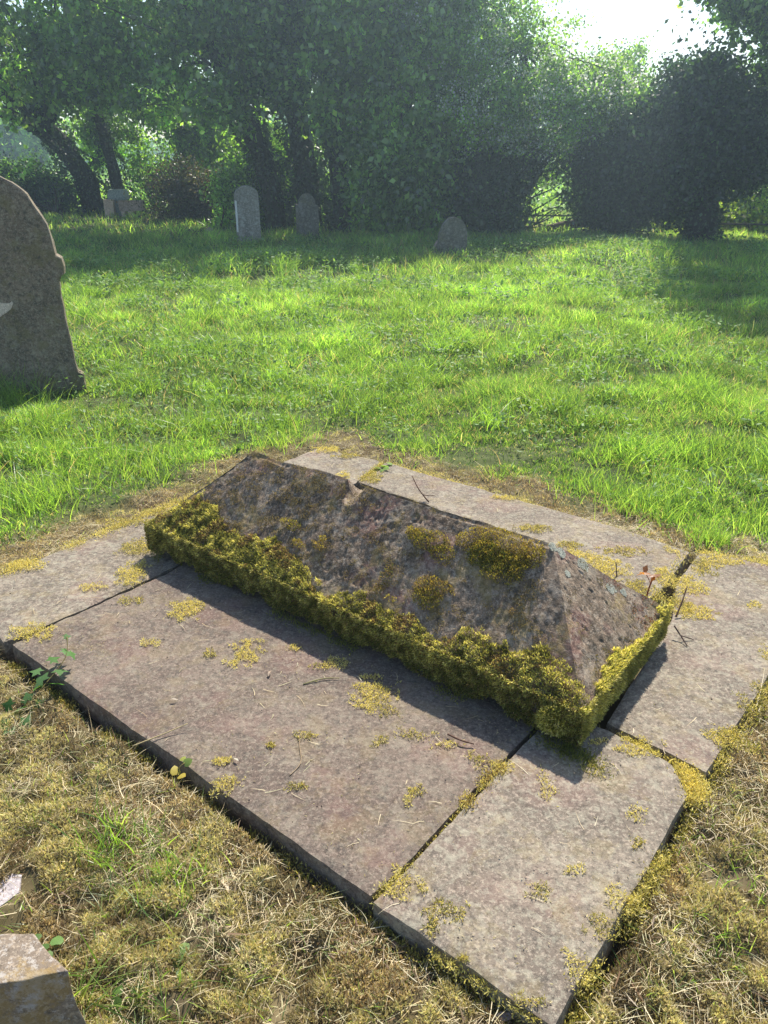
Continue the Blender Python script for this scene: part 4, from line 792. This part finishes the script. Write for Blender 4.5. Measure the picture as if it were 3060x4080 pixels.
n = 26000; xx = rng.uniform(-110, 110, n); P = np.stack([xx, 95 + rng.normal(0, 3, n), -.3 + rng.random(n) ** .8 * (3.2 + 1.6 * vn(xy3(xx, xx * 0), 9, 5))], 1); D = rdir(n); S = side(D); L = rng.uniform(.4, .9, n)
V, F, C = leaves(P, D, S, L, L * .8, mixc(n, MID)); o = mk('far_hedgerow', V, F, M_leaf, col=C); tag(o, 'far line of hedgerow trees on the horizon', 'hedgerow', kind='stuff')

# ------------------------------------------------------------------ fences, gap branches, fallen log
def bar(p0, p1, r, sides=6): return tubec([A(*p0), (A(*p0) + A(*p1)) / 2, A(*p1)], [r, r, r], (.05, .045, .04), sides=sides, rough=.02)
def fence(label, posts, rails, loc):
    r = empty('rail_fence', loc, label, 'fence')
    for p in rails:
        V, F, C = bar(*p); mk('rail', V, F, M_bark, r, col=C)
    for p in posts:
        V, F, C = bar(*p); mk('post', V, F, M_bark, r, col=C)
fence('dark rail fence across the field gap under the hawthorn', [((3.35, 19.2, -.15), (3.35, 19.2, 1.35), .04), ((4.45, 19.2, -.15), (4.5, 19.2, 1.2), .035)],
      [((2.2, 19.25, .12), (4.9, 19.2, .12), .02), ((2.2, 19.25, .95), (4.9, 19.2, .95), .018)], (3.3, 19.2, -.1))
fence('thin dark rail fence at the far right, under the big tree', [((9.4, 17.5, -.2), (9.4, 17.5, .7), .04)], [((6.1, 16.9, .14), (9.4, 16.9, .10), .022), ((4.9, 16.9, -.02), (6.2, 16.9, -.02), .015)], (8.9, 17.0, -.1))
fence('low rail fence beside the field behind the big left headstone', [((-11.4, 24, -.2), (-11.4, 24, .75), .05), ((-9.6, 24, -.2), (-9.6, 24, .75), .04)], [((-13, 24, .62), (-8.6, 24, .60), .018)], (-11, 24, -.1))
lg = tubec(smoothline([(2.9, 17.7, -.08), (3.6, 17.5, .0), (4.3, 17.2, .16), (5.0, 16.9, .26)], 5), np.linspace(.06, .13, 16), (.10, .07, .05), sides=9)
o = mk('fallen_log', lg[0], lg[1], M_bark, col=lg[2], smooth=True, loc=(4, 17.3, -.1)); tag(o, 'brown fallen log lying at the foot of the ivy column, below the field gap', 'log')
rs = np.random.default_rng(9); pts = []
for k in range(16):
    s = A(2.6 + rs.random() * .5, 17.5, -.1 + rs.random() * 1.3); e = s + A(rs.uniform(.3, 1.2), 0, rs.uniform(-.3, .8)); L = smoothline([s, (s + e) / 2 + rs.normal(0, .12, 3), e], 4); pts.append(tubec(L, np.linspace(.02, .006, len(L)), (.03, .028, .025), sides=5))
V, F, C = join(*pts); o = mk('bare_branches', V, F, M_bark, col=C, loc=(2.9, 17.5, -.1)); tag(o, 'tangle of bare dark branches across the field gap', 'branches')

# ------------------------------------------------------------------ small things on and round the slabs
def twig(pts, r, label, col=(.10, .055, .04), forks=()):
    L = smoothline(pts, 5); parts = [tubec(L, np.linspace(r, r * .6, len(L)), col, sides=6)]
    for f in forks: l2 = smoothline(f, 3); parts.append(tubec(l2, np.linspace(r * .7, r * .4, len(l2)), col, sides=5))
    V, F, C = join(*parts); o = mk('twig', V, F, M_bark, col=C, smooth=True, loc=tuple(L[0])); return tag(o, label, 'twig', 'twigs lying about the grave')
twig([(.21, 3.29, .006), (.165, 3.35, .045), (.135, 3.42, .085)], .0035, 'dark forked twig standing on the far pale slab behind the ridge', forks=[[(.185, 3.32, .03), (.215, 3.33, .02), (.24, 3.34, .018)]])
twig([(.905, 2.60, .0), (.90, 2.62, .055)], .0026, 'short upright dark twig left of the orange seedling behind the hip end')
twig([(1.03, 2.30, .01), (1.06, 2.34, .05), (1.085, 2.38, .085)], .0034, 'thick knobbed twig leaning up beside the right corner of the coped stone')
twig([(.985, 2.20, .04), (1.00, 2.17, .02), (1.01, 2.13, .006)], .003, 'small drooping forked twig under the right corner of the coped stone', (.06, .04, .035), [[(1.0, 2.17, .02), (1.03, 2.17, .01), (1.045, 2.165, .006)]])
twig([(.18, 1.70, .008), (.215, 1.67, .012), (.25, 1.66, .008)], .003, 'brown twig among straw near the right end of the longest slab')
twig([(-.25, 1.93, .004), (-.19, 1.955, .006), (-.14, 1.96, .004)], .0022, 'pale greenish stem on the middle of the longest slab', (.22, .2, .09))
twig([(-.25, 1.545, .004), (-.225, 1.59, .006), (-.235, 1.66, .004), (-.24, 1.70, .004)], .0014, 'long thin curved dry stem on the near half of the longest slab', (.3, .22, .14))
twig([(-.70, 1.66, .0), (-.62, 1.70, .01), (-.56, 1.73, .02)], .002, 'dry stem poking over the near slab edge', (.4, .32, .17))
# orange-leaved seedling
sg = empty('seedling', (.975, 2.455, 0), 'orange-leaved seedling growing from the moss behind the hip end', 'seedling')
L = smoothline([(.975, 2.455, -.01), (.985, 2.46, .05), (1.0, 2.47, .085)], 4); p1 = tubec(L, np.linspace(.0035, .002, len(L)), (.3, .08, .03), sides=5)
p2 = tubec(smoothline([(.985, 2.46, .05), (.97, 2.465, .08), (.955, 2.47, .095)], 3), np.full(7, .0015), (.3, .08, .03), sides=5)
V, F, C = join(p1, p2); mk('stem', V, F, M_bark, sg, col=C)
def leafset(tips, size, cols, rnd=.3):
    P = np.array(tips, dtype=float); n = len(P); D = unit(rng.normal(0, 1, (n, 3)) * A(1, 1, rnd)); S = unit(np.cross(D, A(0, 0, 1)) + rng.normal(0, .2, (n, 3))); L = size * rng.uniform(.7, 1.2, n); return leaves(P, D, S, L, L * .75, mixc(n, cols), .45)
for tip in ((1.0, 2.47, .086), (.955, 2.47, .095)):
    V, F, C = leafset([tip] * 5, .03, [(.30, .10, .02), (.34, .14, .03)]); mk('leaf', V, F, M_leaf, sg, col=C)
# five-pointed ivy leaves
def star_leaves(centers, size, az, cols, tiltv=.35, lobes=5):
    Vs = []; Ts = []; Cs = []; o = 0
    for c, s, a in zip(centers, size, az):
        n_ = unit(A(rng.normal(0, tiltv), rng.normal(0, tiltv), 1)); t = unit(np.cross(n_, A(math.cos(a), math.sin(a), 0.))); u = np.cross(t, n_)
        ring = []; 
        prof = [(180, .12), (140, .62), (112, .38), (72, .8), (40, .48), (0, 1.), (-40, .48), (-72, .8), (-112, .38), (-140, .62)] if lobes == 5 else [(180, .5), (140, .72), (100, .75), (60, .72), (30, .78), (0, 1.), (-30, .78), (-60, .72), (-100, .75), (-140, .72)]
        for ang, r in prof: ring.append(c + (u * math.cos(R(ang)) + t * math.sin(R(ang))) * r * s * .55 + n_ * (-.12 * s * r * r))
        V = [c] + ring; k = len(ring); Vs.append(np.array(V)); Ts.append(np.array([(0, 1 + i, 1 + (i + 1) % k) for i in range(k)]) + o); o += len(V)
        cc = mixc(1, cols, .12)[0]; Cs.append(np.tile(cc, (len(V), 1)))
    return np.concatenate(Vs), [np.concatenate(Ts)], np.concatenate(Cs)
def ivy_plant(name, label, leaves_, stems, cols, cat, lobes=5, loc=None, tilt=.35):
    r = empty(name, loc, label, cat)
    if stems:
        parts = [tubec(smoothline(s, 4), np.full(4 * (len(s) - 1) + 1, .0015), (.16, .13, .05), sides=5) for s in stems]; V, F, C = join(*parts); mk('stem', V, F, M_bark, r, col=C)
    M_ = M_weed
    for l in leaves_:
        V, F, C = star_leaves([A(*l[:3])], [l[3] * (1.2 if lobes == 5 else 1.)], [l[4]], cols, tilt, lobes); mk('leaf', V, F, M_, r, col=C)
    return r
M_weed = leaf_mat('ivy_leaves', .35, (1.7, 2.0, .6), .015, .5)
IV = [(.05, .13, .035), (.07, .16, .04), (.10, .19, .07)]
ivy_plant('ivy_sprig', 'green ivy sprig creeping onto the left corner of the longest slab',
    [(-1.06, 2.02, .03, .05, 1.), (-1.03, 2.05, .045, .04, .3), (-1.00, 2.03, .05, .045, -.4), (-1.02, 1.98, .02, .055, -1.2), (-1.07, 1.955, .0, .07, 2.6), (-1.02, 1.94, .0, .055, -.4), (-1.10, 2.0, .0, .05, 3), (-1.035, 2.09, .07, .03, .5),
     (-1.10, 1.90, -.03, .055, 2.), (-1.06, 1.87, -.03, .07, -.8), (-1.11, 1.85, -.03, .06, .9), (-1.07, 1.82, -.04, .06, -1.), (-1.13, 1.80, -.04, .05, 2.), (-1.10, 1.78, -.04, .06, -.7), (-1.16, 1.75, -.04, .05, 1.4), (-1.13, 1.72, -.05, .05, -1.2), (-1.08, 1.93, -.01, .04, 1.7), (-1.14, 1.87, -.03, .05, 2.9)],
    [[(-1.16, 1.72, -.06), (-1.1, 1.84, -.04), (-1.06, 1.94, -.01), (-1.02, 2.03, .03), (-1.03, 2.09, .07)]], IV, 'ivy', loc=(-1.1, 1.85, -.08))
ivy_plant('leafy_weed', 'light green seedling with rounded leaves beside the kerb stone corner', [(-.70, 1.10, -.03, .035, 1.8), (-.725, 1.085, -.035, .035, 2.6), (-.71, 1.07, -.035, .03, -1.), (-.645, 1.085, -.04, .05, .2), (-.75, 1.115, -.04, .025, 2.9)], None, [(.09, .17, .04), (.12, .21, .06)], 'weed', 1, (-.70, 1.09, -.07), .2)
ivy_plant('leafy_weed', 'pair of pale green rounded leaves at the bottom edge beside the kerb stone', [(-.50, .985, -.04, .055, .5), (-.535, .97, -.04, .035, 2.4), (-.54, .995, -.04, .03, 1.2)], None, [(.11, .19, .05), (.14, .23, .06)], 'weed', 1, (-.52, .98, -.07), .35)
ivy_plant('leafy_weed', 'small green leaves in the moss right of the kerb stone', [(-.44, 1.07, -.045, .045, .5), (-.42, 1.045, -.05, .035, -.6), (-.46, 1.05, -.05, .03, 2.4), (-.43, 1.10, -.05, .03, 1.4)], None, [(.11, .18, .05), (.15, .22, .07)], 'weed', 1, (-.44, 1.06, -.07), .3)
ivy_plant('leafy_weed', 'small green and ochre leaves sprouting against the near slab edge', [(-.56, 1.575, -.01, .035, 2.), (-.54, 1.555, -.005, .03, -.5), (-.53, 1.585, .012, .03, .6), (-.545, 1.60, .01, .022, 1.2)], [[(-.56, 1.55, -.06), (-.55, 1.57, 0), (-.535, 1.585, .01)]], [(.2, .28, .08), (.38, .3, .06)], 'weed', 1, (-.55, 1.56, -.06), .5)
ivy_plant('leafy_weed', 'small green weed growing in the joint at the far left end of the slabs', [(.0, 3.74, .012, .05, .6), (-.03, 3.71, .012, .045, 2.6), (.01, 3.70, .015, .04, -.8), (.03, 3.77, .012, .04, 1.), (-.01, 3.68, .01, .03, -2.)], None, [(.16, .28, .06), (.2, .3, .08)], 'weed', 1, (0, 3.72, 0), .4)
# dead curled leaves
def dead_leaf(x, y, z, s, label, cols=((.5, .4, .26), (.42, .32, .2)), long=1.8):
    s = s * .62; K = 9; V = []; az = rng.uniform(0, 6.28)
    for i in range(K):
        t = i / (K - 1); wd = s * .28 * math.sin(math.pi * min(.98, max(.06, t))) ; zz = s * .18 * math.sin(3.1 * t) + .004
        for q in (-1, 0, 1):
            lx = (t - .5) * s * long; ly = q * wd + .06 * s * math.sin(5 * t); lz = zz + (abs(q)) * wd * .7
            V.append((x + lx * math.cos(az) - ly * math.sin(az), y + lx * math.sin(az) + ly * math.cos(az), z + lz))
    F = [(i * 3 + q, i * 3 + q + 1, i * 3 + q + 4, i * 3 + q + 3) for i in range(K - 1) for q in (0, 1)]
    V = np.array(V); V += v3(V, .012, 3) * .002
    o = mk('dead_leaf', V, [np.array(F)], M_straw, col=np.tile(A(*cols[0]), (len(V), 1)), smooth=True, loc=(x, y, z)); return tag(o, label, 'dead leaf', 'dead leaves about the grave')
dead_leaf(-.36, 1.245, -.055, .075, 'long pale curled dead leaf on the moss left of the near slab corner')
dead_leaf(-.43, 1.33, -.055, .045, 'grey curled dead leaf in the moss below the middle of the longest slab', ((.35, .33, .27),))
dead_leaf(-.45, 1.60, -.05, .05, 'pale dead leaf lying against the middle of the near slab edge', ((.42, .42, .34),))
dead_leaf(-.30, 1.08, -.055, .05, 'tan crumpled dead leaf on the moss near the bottom edge', ((.5, .36, .2),))
dead_leaf(-.63, 1.85, .004, .022, 'small dead leaf on the left half of the longest slab', ((.45, .38, .3),))
dead_leaf(-.40, 1.60, .004, .016, 'tiny pale leaf scrap on the near edge of the longest slab', ((.5, .46, .36),))
dead_leaf(-.36, 1.98, .004, .026, 'brown dead leaf beside the yellow moss on the longest slab', ((.3, .22, .16),))
dead_leaf(.02, 1.10, -.055, .04, 'reddish brown dead leaf below the corner where the near slabs meet', ((.22, .12, .09),))
dead_leaf(.235, .945, -.055, .05, 'greyish pink curled dead leaf by the bottom corner of the near right slab', ((.4, .31, .3),))
# crumbs on the slabs: stems, bits of moss, dark specks
def rest_on_slab(n):
    p = rng.uniform(-.28, 2.15, n); q = rng.uniform(-.70, 1.35, n); k = ~((p > -.03) & (p < 1.92) & (q > -.03) & (q < .69)); p, q = p[k], q[k]
    P = N0 + p[:, None] * b_ + q[:, None] * a_; P[:, 2] = .004; return P
P = rest_on_slab(3200); k = fbm(P, .12, 300, 3) > .05; P = P[k]; m = len(P); az = rng.uniform(0, 6.28, m); D = unit(np.stack([np.cos(az), np.sin(az), rng.uniform(0, .3, m)], 1)); S = unit(np.cross(D, A(0, 0, 1)) + rng.normal(0, .3, (m, 3)))
d1 = leaves(P, D, S, rng.uniform(.004, .011, m), rng.uniform(.0015, .003, m), mixc(m, [(.3, .26, .07), (.36, .3, .15), (.2, .15, .07)]))
P = rest_on_slab(260); m = len(P); az = rng.uniform(0, 6.28, m); D = np.stack([np.cos(az), np.sin(az), np.zeros(m)], 1); S = np.cross(D, A(0, 0, 1)); B = rng.normal(0, .3, (m, 3)) * A(1, 1, 0)
d2 = strands(P, D, B, rng.uniform(.015, .06, m), rng.uniform(.001, .0018, m), S, mixc(m, ST), 3, 3)
P = rest_on_slab(300); m = len(P); D = rdir(m, 0); S = side(D); d3 = leaves(P, D, S, rng.uniform(.003, .007, m), rng.uniform(.003, .006, m), mixc(m, [(.04, .03, .025)]))
V, F, C = join(d1, d2, d3); o = mk('litter', V, F, M_straw, col=C); tag(o, 'crumbs of dry moss, stems and dark specks scattered on the slabs', 'litter', kind='stuff')
# moss filling the joints and edges between the slabs
jp = []
def joint(pts, r, n, cols=SY + OLV[:1], z=-.004, thick=.012):
    L = smoothline([(a, b, 0) for a, b in pts], 6); t = rng.uniform(0, len(L) - 1.01, n); i = t.astype(int); f = (t - i)[:, None]; P = L[i] * (1 - f) + L[i + 1] * f
    w_ = fbm(P, .06, 310, 2); k = w_ > -.35; P = P[k]; w_ = w_[k]; P = P + np.stack([rng.normal(0, r, len(P)), rng.normal(0, r, len(P)), np.full(len(P), z) + thick * rng.random(len(P))], 1) * np.array([1, 1, 1])
    jp.append(shoots(P, np.tile(A(0, 0, 1), (len(P), 1)), mixc(len(P), cols), (.007, .014), (.0022, .0034), 1.1, .2))
joint([(-.02, 1.18), (.06, 1.275), (.2, 1.44)], .007, 500, z=-.02); joint([(.2, 1.44), (.37, 1.655)], .012, 1500, SY + BRN); joint([(.66, 1.70), (.74, 1.65), (.84, 1.56)], .02, 3000, z=-.02)
joint([(.80, 1.58), (.815, 1.53), (.79, 1.48)], .02, 3500, SY, z=-.03, thick=.03)
joint([(1.00, 2.44), (1.09, 2.58), (1.25, 2.82)], .012, 1100, z=-.02, thick=.025); joint([(1.05, 2.40), (1.16, 2.54), (1.32, 2.78)], .014, 1300, z=-.015, thick=.022); joint([(-1.18, 2.285), (-1.0, 2.48), (-.9, 2.6)], .006, 200, z=-.03); joint([(-.1, 3.6), (-.01, 3.8)], .012, 700, z=-.01)
joint([(.38, 1.0), (.46, 1.09), (.55, 1.18), (.65, 1.31)], .016, 4200, z=-.03, thick=.025); joint([(.90, 1.60), (1.05, 1.79), (1.25, 2.02), (1.42, 2.22)], .016, 3800, z=-.025, thick=.02)
joint([(.30, .915), (.2, .99), (.1, 1.06)], .007, 700, z=-.03, thick=.02); joint([(-1.5, 2.63), (-1.06, 3.19), (-.6, 3.77)], .022, 6000, SY, z=-.012, thick=.016); joint([(.0, 3.83), (.6, 3.37), (1.25, 2.82)], .015, 2600, SY, z=-.02, thick=.016)
joint([(1.3, 2.80), (1.5, 2.72), (1.65, 2.64)], .02, 2200, SY, z=-.01, thick=.016)
joint([(-1.27, 2.12), (-.9, 1.83), (-.54, 1.56), (-.03, 1.155), (.31, .885)], .012, 9000, SY[:3] + OLV + BRN, z=-.062, thick=.022)
joint([(.335, .90), (.56, 1.17), (.80, 1.46)], .012, 3500, SY + OLV, z=-.06, thick=.03); joint([(.88, 1.555), (1.23, 1.96), (1.52, 2.31)], .012, 4500, SY + OLV, z=-.055, thick=.035)
V, F, C = join(*jp); o = mk('joint_moss', V, F, M_moss, col=C); tag(o, 'yellow moss growing in the joints and edges of the slabs', 'moss', kind='stuff')
# small shaded clumps under the overhang of the coped stone
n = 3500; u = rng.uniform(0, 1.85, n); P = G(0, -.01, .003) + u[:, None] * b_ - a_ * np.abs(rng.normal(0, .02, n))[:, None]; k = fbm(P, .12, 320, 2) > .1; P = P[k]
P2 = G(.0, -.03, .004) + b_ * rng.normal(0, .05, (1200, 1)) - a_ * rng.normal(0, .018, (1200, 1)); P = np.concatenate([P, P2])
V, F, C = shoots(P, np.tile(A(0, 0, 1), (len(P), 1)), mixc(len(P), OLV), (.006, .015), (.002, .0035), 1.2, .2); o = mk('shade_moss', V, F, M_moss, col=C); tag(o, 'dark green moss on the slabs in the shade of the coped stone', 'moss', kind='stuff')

# ------------------------------------------------------------------ volume added to imitate veiling lens glare
def glare_veil():  # bluish scattering box stands in for the flare veil over the trees
    x0, x1, y0, y1, z0, z1 = -140, 140, -6, 130, -2.2, 11
    V = np.array([(x, y, z) for z in (z0, z1) for y in (y0, y1) for x in (x0, x1)], dtype=float)
    F = np.array([(0, 2, 3, 1), (4, 5, 7, 6), (0, 1, 5, 4), (2, 6, 7, 3), (0, 4, 6, 2), (1, 3, 7, 5)])
    m, t, out = newmat('glare_volume'); p = t.nodes.new('ShaderNodeVolumePrincipled'); p.inputs['Density'].default_value = GLARE_DENSITY; p.inputs['Color'].default_value = (.62, .84, 1, 1); p.inputs['Anisotropy'].default_value = .6
    t.links.new(p.outputs[0], out.inputs['Volume']); o = mk('glare_veil', V, [F], m); tag(o, kind='stuff')
GLARE_DENSITY = .0050
glare_veil()
